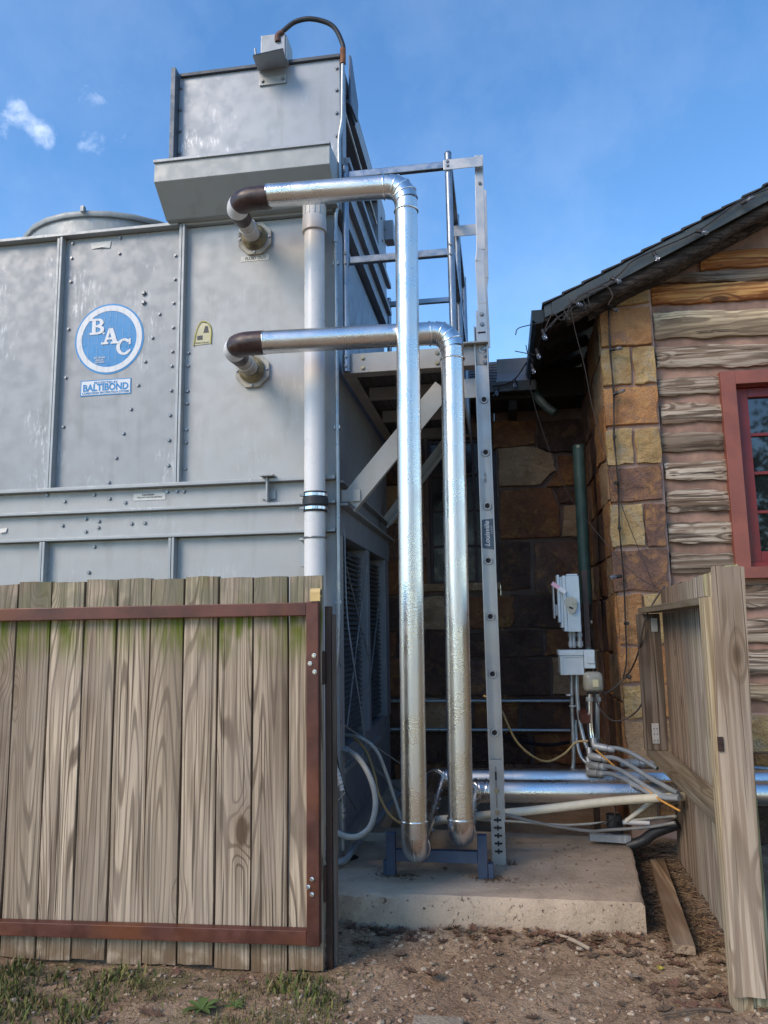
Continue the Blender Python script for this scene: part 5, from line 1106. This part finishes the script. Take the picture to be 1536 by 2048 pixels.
for yv, lb in ((1402, 'upper of two horizontal steel conduits on the dark stone wall'), (1460, 'lower of two horizontal steel conduits on the dark stone wall')):
    a = ({1402: (-1.141, 7.500, 0.882), 1460: (-1.146, 7.500, 0.616)})[yv]; b = ({1402: (0.602, 7.500, 0.879), 1460: (0.588, 7.500, 0.613)})[yv]
    o = G().tube([a, b], 0.016, 12).build('wall_conduit', conduit_m, None, smooth=40); tag(o, lb, 'conduit', 'wall conduits')
tag(G().tube([(1.591, 5.950, 0.574), (2.083, 5.950, 0.538)], 0.016, 12).build('wall_conduit', conduit_m, None, smooth=40), 'short grey conduit past the fence post at the log wall foot', 'conduit')
for yv, p, lb in ((0, (0.464, 5.840, 1.081), 'small strap clamp on the straight conduit at the upper wall conduit'), (1, (0.484, 5.840, 1.003), 'small strap clamp where the bending conduit meets the brown stub')): tag(ring('strap_clamp', p, (0, 0, 1), 0.022, 0.007, cast_alu, None), lb, 'clamp')

tag(cable('yellow_cable', [(-0.145, 5.600, 1.097), (-0.085, 5.500, 1.085), (-0.026, 5.450, 1.010), (0.057, 5.450, 0.825), (0.161, 5.500, 0.713), (0.274, 5.600, 0.655), (0.395, 5.700, 0.690), (0.482, 5.720, 0.765), (0.563, 5.700, 0.779)], 0.008, wire_tan, None), 'tan cable drooping from the ladder to the conduit stack', 'cable')
tag(cable('orange_cable', [(0.612, 5.680, 0.722), (0.676, 5.600, 0.668), (0.749, 5.450, 0.615), (0.839, 5.250, 0.570), (0.908, 5.100, 0.524), (0.996, 4.950, 0.490)], 0.0065, wire_orange, None), 'orange cable running among the flexible conduits to the right', 'cable')
g = G(); base_c = curve([(-0.125, 7.450, 0.621), (0.033, 7.450, 0.541), (0.214, 7.450, 0.506), (0.394, 7.450, 0.489), (0.575, 7.450, 0.517)], 40)
g.tube(base_c, 0.014, 8, rs=[0.014+0.005*(k % 2) for k in range(len(base_c))]); tag(g.build('corrugated_hose', rubber, None, smooth=20), 'black corrugated hose sagging on the dark stone wall', 'hose')

# ================================================================== pipes and cables on the floor
tag(cable('cream_pipe', [(-0.490, 5.000, 0.392), (-0.181, 5.050, 0.416), (0.252, 5.100, 0.457), (0.649, 5.120, 0.504), (1.101, 5.150, 0.534)], 0.027, cream_pvc, None), 'long cream plastic pipe lying under the silver floor pipes', 'pipe')
tag(rod('cream_branch', (0.719, 5.200, 0.368), (0.908, 5.200, 0.506), 0.014, cream_pvc), 'short cream pipe slanting down to the black wrapped pump', 'pipe')
tag(cable('grey_cable', [(-0.041, 4.980, 0.447), (0.126, 5.100, 0.380), (0.313, 5.200, 0.324), (0.506, 5.300, 0.279), (0.621, 5.350, 0.275), (0.855, 5.350, 0.295), (1.012, 5.200, 0.365)], 0.010, wire_grey, None), 'grey cable curving over the back of the concrete pad', 'cable')
tag(cable('grey_cable', [(-0.187, 5.200, 0.356), (0.067, 5.300, 0.325), (0.358, 5.400, 0.288), (0.619, 5.450, 0.297), (0.866, 5.400, 0.336), (1.020, 5.200, 0.404)], 0.008, cond_pale, None), 'pale cable lying behind the grey cable on the pad', 'cable')
tag(cable('thin_wire', [(0.517, 5.400, 0.285), (0.662, 5.400, 0.332), (0.689, 5.400, 0.413)], 0.004, wire_blk, None), 'thin black wire rising beside the black wrapped pump', 'wire')
PMP = thing('wrapped_pump', 'small black wrapped pump on a galvanized bracket at the pad corner', 'pump', (0.680, 5.671, 0.170))
pc = Vector((0.676, 5.450, 0.282))
g = G(); vs = []; K = 14
for j in range(6):
    zz = -0.065+0.13*j/5
    for k in range(K):
        a = 2*pi*k/K; r_ = 0.052*(1+R.uniform(-.14, .14)); vs.append((pc.x+r_*cos(a), pc.y+r_*sin(a), pc.z+zz+R.uniform(-.006, .006)))
fs = [(j*K+k, j*K+(k+1) % K, (j+1)*K+(k+1) % K, (j+1)*K+k) for j in range(5) for k in range(K)] + [tuple(range(5*K, 6*K)), tuple(reversed(range(K)))]
g.add(vs, fs).build('wrapped_body', rubber, PMP, smooth=25)
G().tube([pc+Vector((0.05, 0, 0.02)), (0.896, 5.400, 0.311)], 0.016, 12).build('outlet_pipe', tape_w, PMP, smooth=40)
b0 = [Vector(p) for p in ((0.513, 5.380, 0.240), (0.769, 5.380, 0.234), (0.766, 5.380, 0.185), (0.510, 5.380, 0.197))]
G().add(b0 + [p+Vector((0, 0.04, 0)) for p in b0], [(0, 1, 2, 3), (7, 6, 5, 4), (0, 4, 5, 1), (1, 5, 6, 2), (2, 6, 7, 3), (3, 7, 4, 0)]).build('galvanized_bracket', box_galv, PMP, bevel=0.002)
tag(cable('black_pipe', [(0.747, 5.400, 0.167), (0.839, 5.380, 0.205), (0.916, 5.360, 0.264), (1.049, 5.300, 0.333)], 0.034, rubber, None), 'thick black insulated pipe leaving the pump bracket to the right', 'pipe')

# ---- tangle by the tower corner
tag(cable('conduit_loop', [(-1.046, 5.100, 0.812), (-0.910, 4.900, 0.771), (-0.824, 4.800, 0.671), (-0.790, 4.750, 0.552), (-0.814, 4.720, 0.430), (-0.884, 4.700, 0.371), (-0.968, 4.700, 0.369), (-1.047, 4.700, 0.407), (-1.119, 4.700, 0.486)], 0.0175, cond_pale, None, 8, 12), 'large pale grey flexible conduit looping down by the tower corner', 'conduit')
tag(cable('grey_hose', [(-1.086, 5.300, 0.867), (-0.957, 5.200, 0.862), (-0.857, 5.200, 0.786), (-0.792, 5.200, 0.643), (-0.736, 5.200, 0.470), (-0.680, 5.200, 0.300)], 0.012, cond_pale, None), 'narrow grey hose arching from the tower side behind the left silver pipe', 'hose')
tag(cable('brown_hose', [(-1.044, 5.300, 0.861), (-0.940, 5.250, 0.784), (-0.872, 5.200, 0.642), (-0.833, 5.150, 0.511), (-0.756, 5.100, 0.399), (-0.660, 5.100, 0.334)], 0.009, wire_tan, None), 'thin tan hose drooping from the tower side to the floor', 'hose')
tag(cable('slack_wire', [(-1.116, 4.900, 1.060), (-1.044, 5.100, 0.952), (-0.965, 5.300, 0.851), (-0.840, 5.600, 0.689), (-0.718, 5.900, 0.534)], 0.005, wire_grey, None), 'thin slack wire crossing from the gate edge past the louvres', 'wire')
tag(cable('slack_wire', [(-1.052, 4.850, 0.839), (-1.021, 4.820, 0.710), (-0.971, 4.800, 0.582), (-0.919, 4.800, 0.495)], 0.004, wire_blk, None), 'thin black wire dangling beside the taped bundle', 'wire')
tag(cable('diagonal_conduit', [(-1.125, 4.720, 0.281), (-1.038, 4.740, 0.216), (-0.980, 4.780, 0.217), (-0.950, 4.950, 0.252), (-0.885, 5.500, 0.287), (-0.837, 6.200, 0.310)], 0.020, conduit_flex, None, 8, 12), 'dark grey conduit bending up from the floor hole along the tower base', 'conduit')
tag(cable('upper_conduit', [(-1.047, 4.950, 0.829), (-0.963, 5.100, 0.769), (-0.880, 5.500, 0.577), (-0.809, 6.000, 0.369)], 0.013, conduit_flex, None, 8, 12), 'grey conduit slanting back under the basin edge of the tower', 'conduit')
TB = thing('taped_bundle', 'white taped cable bundle entering an upright grey conduit', 'cable bundle', (-1.002, 4.800, 0.552))
bp = curve([(-1.085, 4.800, 0.798), (-1.054, 4.800, 0.757), (-1.023, 4.800, 0.684), (-1.005, 4.800, 0.610)], 10)
G().tube(bp, 0.016, 10, rs=[0.015+0.003*(k % 3 == 0) for k in range(len(bp))]).build('tape', tape_w, TB, smooth=25)
G().tube([(-1.008, 4.800, 0.610), (-1.006, 4.800, 0.523)], 0.013, 10).build('sleeve', conduit_m, TB, smooth=40)
G().tube([(-1.006, 4.800, 0.534), (-1.005, 4.800, 0.262)], 0.016, 12).build('upright_conduit', conduit_m, TB, smooth=40)
for yv in ((-1.003, 4.800, 0.511), (-1.003, 4.800, 0.476)): G().tube([Vector(yv), Vector(yv)-Vector((0, 0, 0.028))], 0.022, 10).build('coupling', conduit_m, TB, smooth=30)
cable('rope', [(-1.106, 4.780, 0.642), (-1.044, 4.780, 0.637), (-1.003, 4.790, 0.653)], 0.007, cond_pale, TB); cable('rope', [(-1.101, 4.780, 0.549), (-1.039, 4.780, 0.544), (-0.984, 4.790, 0.598)], 0.005, wire_grey, TB)
HO = G().tube([(-1.0, 4.97, 0.1705), (-1.0, 4.97, 0.173)], 0.06, 20).build('floor_hole', dark_void, None); tag(HO, 'dark round hole in the pad where the conduit goes down', 'hole')

# ================================================================== ground litter
def gz(x, y): return hump(x, y) if (-3.2 < x < 2.6 and 2.4 < y < 6.4) else 0.0
ico_v = None
bm = bmesh.new(); bmesh.ops.create_icosphere(bm, subdivisions=1, radius=1.0); ico_v = [v.co.copy() for v in bm.verts]; ico_f = [tuple(v.index for v in f.verts) for f in bm.faces]; bm.free()
def pebbles(name, count, area, smin, smax, mat, label, dens=None):
    vs = []; fs = []
    for _ in range(count):
        x, y = area()
        if x is None: continue
        s_ = smin+(smax-smin)*R.random()**2.6; z = gz(x, y)+s_*0.1
        rot = Matrix.Rotation(R.uniform(0, 6.28), 3, 'Z') @ Matrix.Rotation(R.uniform(-.4, .4), 3, 'X'); sc = Vector((R.uniform(.8, 1.5), R.uniform(.6, 1.0), R.uniform(.35, .65)))*s_
        k = len(vs)
        for v in ico_v:
            q = rot @ Vector((v.x*sc.x, v.y*sc.y, v.z*sc.z))*R.uniform(.82, 1.12); vs.append((x+q.x, y+q.y, z+q.z))
        fs += [tuple(k+i for i in f) for f in ico_f]
    g = G(); g.v = [Vector(v) for v in vs]; g.f = fs
    me, o_ = g.mesh(name, mat, None, origin=(0, 0, 0)); tag(place(name, me, (0, 0, 0)), label, kind='stuff')
def area_front():
    y = 2.9+1.44*R.random(); x = R.uniform(-2.4, 1.3)
    return x, y
def area_front2():
    y = 2.9+1.35*R.random(); x = R.uniform(-1.1, 0.95); return x, y
def island_mat(name, cols, rough=0.85):
    m, nt, b = base(name, rough, 0.0, 0.2)
    rp = n(nt, 'ShaderNodeNewGeometry').outputs['Random Per Island']
    cr = n(nt, 'ShaderNodeValToRGB', {0: rp}); el = cr.color_ramp.elements; cr.color_ramp.interpolation = 'CONSTANT'
    while len(el) < len(cols): el.new(0.5)
    for i, c in enumerate(cols): el[i].position = i/len(cols); el[i].color = (*c, 1)
    v = coords(nt, rnd=False, world=True)
    c = mix(nt, rng(nt, noise(nt, v, 90, 3.0), 0.3, 0.7, 0, 0.5), cr.outputs[0], (0.10, 0.07, 0.05))
    nt.links.new(c, b.inputs['Base Color']); return m
peb_m = island_mat('pebbles_mixed', [(0.38, 0.26, 0.165), (0.46, 0.34, 0.23), (0.30, 0.20, 0.13), (0.54, 0.42, 0.29), (0.40, 0.26, 0.18), (0.33, 0.22, 0.14), (0.58, 0.48, 0.36), (0.25, 0.165, 0.11)])
pebbles('gravel', 4200, area_front, 0.003, 0.017, peb_m, 'fine brown gravel scattered over the dirt in front of the pad')
pebbles('pale_gravel', 900, area_front2, 0.005, 0.020, peb_m, 'coarser tan gravel in front of the concrete pad')
def blades(name, spots, mat, label, h0, h1, w_, lean=0.6):
    vs = []; fs = []
    for x, y in spots:
        h_ = R.uniform(h0, h1); a = R.uniform(0, 6.28); d = Vector((cos(a), sin(a), 0)); s_ = Vector((-sin(a), cos(a), 0))*w_*R.uniform(.6, 1.3); z = gz(x, y)
        p = Vector((x, y, z-0.003)); l1 = d*h_*lean*0.3*R.random(); l2 = d*h_*lean*R.random(); k = len(vs)
        vs += [p-s_, p+s_, p+l1+s_*.8+Vector((0, 0, h_*.55)), p+l1-s_*.8+Vector((0, 0, h_*.55)), p+l2+Vector((0, 0, h_))]
        fs += [(k, k+1, k+2, k+3), (k+3, k+2, k+4)]
    g = G(); g.v = [Vector(v) for v in vs]; g.f = fs
    me = bpy.data.meshes.new(name); me.from_pydata(g.v, [], g.f); me.materials.append(mat); tag(place(name, me, (0, 0, 0)), label, kind='stuff')
def clump(cs, nper, sp):
    return [(cx_+R.gauss(0, sp), cy_+R.gauss(0, sp*0.7)) for cx_, cy_ in cs for _ in range(nper)]
gr_m = island_mat('grass_mixed', [(0.10, 0.14, 0.028), (0.15, 0.18, 0.04), (0.24, 0.22, 0.06), (0.08, 0.11, 0.025), (0.30, 0.23, 0.11)], 0.7)
cs = [(R.uniform(-2.3, -1.0), R.uniform(3.0, 3.70)) for _ in range(18)] + [(R.uniform(-2.4, -1.7), R.uniform(3.05, 3.68)) for _ in range(8)] + [(R.uniform(-1.25, -0.75), R.uniform(3.15, 3.66)) for _ in range(14)] + [(R.uniform(-0.9, 0.2), R.uniform(2.95, 3.3)) for _ in range(6)] + [(-2.35, 3.62), (-2.3, 3.55), (-2.25, 3.3), (-2.2, 3.2), (-0.83, 3.5), (-1.0, 3.6)]
blades('grass', clump(cs, 55, 0.06), gr_m, 'short green weeds and grass in the dirt before the wooden gate', 0.012, 0.045, 0.0022, 0.9)
cs2 = [(-2.36, 3.66), (-2.3, 3.60), (-2.4, 3.56), (-1.02, 3.55), (-0.86, 3.5), (-0.95, 3.62)]
cs2 += [(R.uniform(-2.4, -1.5), R.uniform(3.1, 3.66)) for _ in range(14)]
blades('broad_weeds', clump(cs2, 45, 0.06), gr_m, 'leafy green weeds at the foot of the wooden gate', 0.02, 0.06, 0.006, 0.9)
def sticks(name, spots, mat, label, l0, l1, r, zf=None):
    vs = []; fs = []
    for x, y in spots:
        a = R.uniform(0, 6.28); l = R.uniform(l0, l1); d = Vector((cos(a), sin(a), R.uniform(-.15, .25))).normalized(); s_ = Vector((-sin(a), cos(a), 0))*r; u = Vector((0, 0, r*1.4))
        p = Vector((x, y, zf if zf else gz(x, y)+0.006)); q = p+d*l; md = (p+q)/2+Vector((R.uniform(-.1, .1)*l, R.uniform(-.1, .1)*l, 0)); k = len(vs)
        for t in (p, md, q): vs += [t-s_, t+s_, t+u]
        for j in (0, 3): fs += [(k+j, k+j+1, k+j+4, k+j+3), (k+j+1, k+j+2, k+j+5, k+j+4), (k+j+2, k+j, k+j+3, k+j+5)]
    me = bpy.data.meshes.new(name); me.from_pydata(vs, [], fs); me.materials.append(mat); tag(place(name, me, (0, 0, 0)), label, kind='stuff')
straw_i = island_mat('straw_mixed', [(0.20, 0.13, 0.07), (0.13, 0.08, 0.045), (0.27, 0.19, 0.11), (0.09, 0.055, 0.035), (0.17, 0.10, 0.055)])
sticks('pine_straw', [(R.uniform(0.70, 1.15), R.uniform(4.2, 5.9)) for _ in range(2600)], straw_i, 'brown straw and needle litter between the pad and the fence', 0.03, 0.10, 0.0018)
sticks('dry_grass', [(R.uniform(-2.4, 1.1), R.uniform(2.95, 4.3)) for _ in range(2600)], straw_i, 'dry straw bits scattered over the dirt', 0.015, 0.06, 0.0012)
sticks('pad_litter', [(R.uniform(-0.7, 0.75), 5.56+R.uniform(-.06, .35)) for _ in range(900)], straw_i, 'dead leaf crumbs along the back edge of the pad', 0.02, 0.06, 0.002)
sticks('pad_crumbs', [(cx_+R.gauss(0, .05), cy_+R.gauss(0, .025)) for cx_, cy_ in ((-0.70, 4.66), (-0.60, 4.65), (-0.14, 4.66), (-0.08, 4.64), (-0.03, 4.95)) for _ in range(45)] + [(R.uniform(-0.8, 0.65), R.uniform(4.45, 5.5)) for _ in range(70)], straw_i, 'dirt crumbs and straw around the feet of the pipe stand', 0.008, 0.03, 0.0022, 0.173)
def leaf_geo(x, y, z, s_, a, tip=0.0):
    """an oak-like lobed leaf, curled"""
    out = [(0, -.55), (.10, -.32), (.30, -.28), (.16, -.08), (.40, .05), (.18, .18), (.30, .36), (.10, .36), (0, .55), (-.10, .36), (-.30, .34), (-.18, .16), (-.38, .02), (-.16, -.08), (-.28, -.30), (-.10, -.32)]
    rot = Matrix.Rotation(a, 3, 'Z') @ Matrix.Rotation(R.uniform(-.35, .35)+tip, 3, 'X'); cu = R.uniform(0.3, 1.3); vs = [rot @ Vector((u*s_*R.uniform(.85, 1.1), v*s_, cu*s_*(u*u*1.3+v*v*0.5))) for u, v in out] + [rot @ Vector((0, 0, 0.0))]
    return [Vector((x, y, z+0.004))+v for v in vs], [(i, (i+1) % 16, 16) for i in range(16)]
def leaf_stuff(name, spots, s0, s1, mat, label):
    vs = []; fs = []
    for x, y in spots:
        v, f = leaf_geo(x, y, gz(x, y), R.uniform(s0, s1), R.uniform(0, 6.28)); k = len(vs); vs += v; fs += [tuple(k+i for i in q) for q in f]
    me = bpy.data.meshes.new(name); me.from_pydata(vs, [], fs); me.materials.append(mat); tag(place(name, me, (0, 0, 0)), label, kind='stuff')
lf_m = island_mat('leaves_mixed', [(0.15, 0.085, 0.05), (0.22, 0.13, 0.075), (0.10, 0.06, 0.04), (0.30, 0.21, 0.13), (0.18, 0.09, 0.06), (0.13, 0.09, 0.06)])
leaf_stuff('leaf_litter', [(R.uniform(0.72, 1.12), R.uniform(4.0, 5.8)) for _ in range(230)] + [(R.uniform(0.5, 1.0), R.uniform(3.6, 4.3)) for _ in range(70)] + [(R.uniform(-0.9, 0.6), 4.31-abs(R.gauss(0, .09))) for _ in range(150)] + [(R.uniform(-2.2, 0.7), R.uniform(3.0, 4.2)) for _ in range(60)], 0.03, 0.085, lf_m, 'brown fallen leaves gathered by the pad and the fence')
def one_leaf(p, s_, mat, label):
    v, f = leaf_geo(p[0], p[1], p[2], s_, R.uniform(0, 6.28)); g = G(); g.add(v, f); tag(g.build('fallen_leaf', mat), label, 'leaf', 'single fallen leaves')
one_leaf((-0.374, 3.763, 0.010), 0.13, leaf_m, 'dark curled brown oak leaf on the gravel in front of the pad')
one_leaf((-0.757, 4.312, 0.010), 0.13, leaf_pale, 'large pale brown oak leaf near the gate post')
one_leaf((0.522, 3.864, 0.010), 0.10, leaf_pale, 'pale grey leaf on the dirt right of the gravel')
one_leaf((-0.958, 4.339, 0.010), 0.06, leaf_yel, 'small yellow leaf beside the gate post')
one_leaf((0.661, 3.967, 0.010), 0.05, leaf_yel, 'small yellow leaf near the foot of the loose plank')
one_leaf((-1.512, 3.288, 0.010), 0.12, leaf_m, 'reddish brown leaf in the weeds below the wooden gate')
one_leaf((-0.386, 4.779, 0.172), 0.05, leaf_m, 'tiny brown leaf on the pad between the pipe stand posts')
def rock(p, s_, label, fl=0.5):
    bm = bmesh.new(); bmesh.ops.create_icosphere(bm, subdivisions=2, radius=1.0); sx, sy = R.uniform(.9, 1.3), R.uniform(.7, 1.0)
    for v in bm.verts:
        k = 1+0.16*sin(3.1*v.co.x+p[0]*9)+0.14*sin(4.3*v.co.y+p[1]*7)+R.uniform(-.06, .06); v.co = Vector((v.co.x*sx, v.co.y*sy, v.co.z*fl))*s_*k
    me = bpy.data.meshes.new('rock'); bm.to_mesh(me); bm.free(); me.materials.append(rock_m)
    tag(place('rock', me, (p[0], p[1], p[2]+s_*fl*0.4)), label, 'rock', 'small rocks by the pad')
rock((-0.153, 4.277, 0.000), 0.038, 'angular pale rock in front of the middle of the pad'); rock((0.015, 4.269, 0.000), 0.042, 'tan rock just right of the pale rock before the pad')
rock((-0.204, 4.246, 0.000), 0.022, 'small yellowish rock left of the pale rock'); rock((-0.389, 3.929, 0.000), 0.016, 'small pebble on the gravel above the dark curled leaf'); rock((0.320, 4.167, 0.000), 0.020, 'white lump of rock on the dirt below the pad corner')
rock((-0.861, 3.553, 0.000), 0.024, 'round tan stone in front of the gate post foot')
FS = G().box((-0.42, 3.28, -0.02), (-0.215, 3.41, 0.018)).build('flat_stone', rock_m, None, bevel=0.01); tag(FS, 'flat grey stone slab edge at the bottom of the picture', 'stone')
tag(cable('dead_twig', [(0.569, 3.508, 0.020), (0.698, 3.542, 0.030), (0.785, 3.582, 0.020), (0.865, 3.575, 0.020)], 0.006, twig_m, None), 'grey dead twig lying in front of the right fence', 'twig')
tag(cable('dead_twig', [(0.220, 4.289, 0.020), (0.289, 4.220, 0.025), (0.366, 4.145, 0.015)], 0.010, leaf_pale, None), 'pale short stick below the front edge of the pad', 'twig')
def weed(p, s_, label):
    w_ = thing('weed', label, 'weed', p, 'rosette weeds')
    for k in range(9):
        a = 2*pi*k/9+R.uniform(-.2, .2); L_ = s_*R.uniform(.8, 1.15); d = Vector((cos(a), sin(a), 0)); sd_ = Vector((-sin(a), cos(a), 0)); up = R.uniform(.35, .8); vs = []
        for t, wd_ in ((0, .05), (.35, .16), (.7, .13), (1, .01)):
            c = Vector(p)+d*L_*t+Vector((0, 0, 0.006+L_*up*(t-0.75*t*t))); vs += [c-sd_*wd_*L_, c+Vector((0, 0, -0.03*L_)), c+sd_*wd_*L_]
        G().add(vs, [(3*j+q, 3*j+q+1, 3*j+q+4, 3*j+q+3) for j in range(3) for q in (0, 1)]).build('leaf', weed_m, w_, smooth=60)
weed((-1.321, 3.366, 0.000), 0.085, 'bright green rosette weed below the middle of the gate'); weed((-1.187, 3.412, 0.000), 0.05, 'smaller green weed right of the bright rosette'); weed((-0.838, 3.602, 0.000), 0.045, 'small green weed at the foot of the gate post')

# ================================================================== trees behind the viewer, seen only as reflections
def tree(x, y, h_, cr, label, seed):
    rr_ = random.Random(seed); t = thing('oak_tree', label, 'tree', (x, y, 0), 'trees reflected in glass and metal')
    g = G(); g.tube(curve([(x, y, 0), (x+.15, y, h_*.25), (x-.1, y+.1, h_*.5), (x+.1, y, h_*.8)], 5), .3, 10, rs=[.34-.28*i/15 for i in range(16)])
    for k in range(9):
        a = rr_.uniform(0, 6.28); z0 = h_*rr_.uniform(.3, .6); g.tube([(x, y, z0), (x+cos(a)*cr*.4, y+sin(a)*cr*.4, z0+h_*.12), (x+cos(a)*cr*.8, y+sin(a)*cr*.8, z0+h_*.22)], .1, 6, rs=[.12, .07, .03])
    g.build('trunk', twig_m, t, smooth=50)
    vs = []; fs = []
    cl = [(rr_.gauss(0, .42)*cr, rr_.gauss(0, .42)*cr, h_*.64+rr_.gauss(0, .17)*h_) for _ in range(70)]
    for q in range(6500):
        c = cl[rr_.randrange(70)]; p = Vector((x+c[0]+rr_.gauss(0, .33), y+c[1]+rr_.gauss(0, .33), c[2]+rr_.gauss(0, .28))); u = Vector((rr_.gauss(0, 1), rr_.gauss(0, 1), rr_.gauss(0, .6))).normalized(); w_ = u.orthogonal().normalized(); s_ = rr_.uniform(.07, .15); k = len(vs)
        vs += [p-u*s_, p+w_*s_*.5, p+u*s_, p-w_*s_*.5]; fs.append((k, k+1, k+2, k+3))
    me = bpy.data.meshes.new('crown'); me.from_pydata([v-Vector((x, y, h_*.64)) for v in vs], [], fs); me.materials.append(tree_m); place('crown', me, (x, y, h_*.64), t)
tree_m = island_mat('tree_leaves', [(0.05, 0.08, 0.02), (0.07, 0.10, 0.025), (0.035, 0.06, 0.018), (0.09, 0.11, 0.03)], 0.6)
tree(9.5, -13.0, 8.5, 2.8, 'tall oak behind the viewer mirrored in the red window', 1)
tree(3.2, -17.0, 9.0, 3.0, 'broad oak behind the viewer near the middle of the yard', 2)
tree(-4.5, -20.0, 9.5, 3.2, 'far oak behind the viewer to the left', 3)
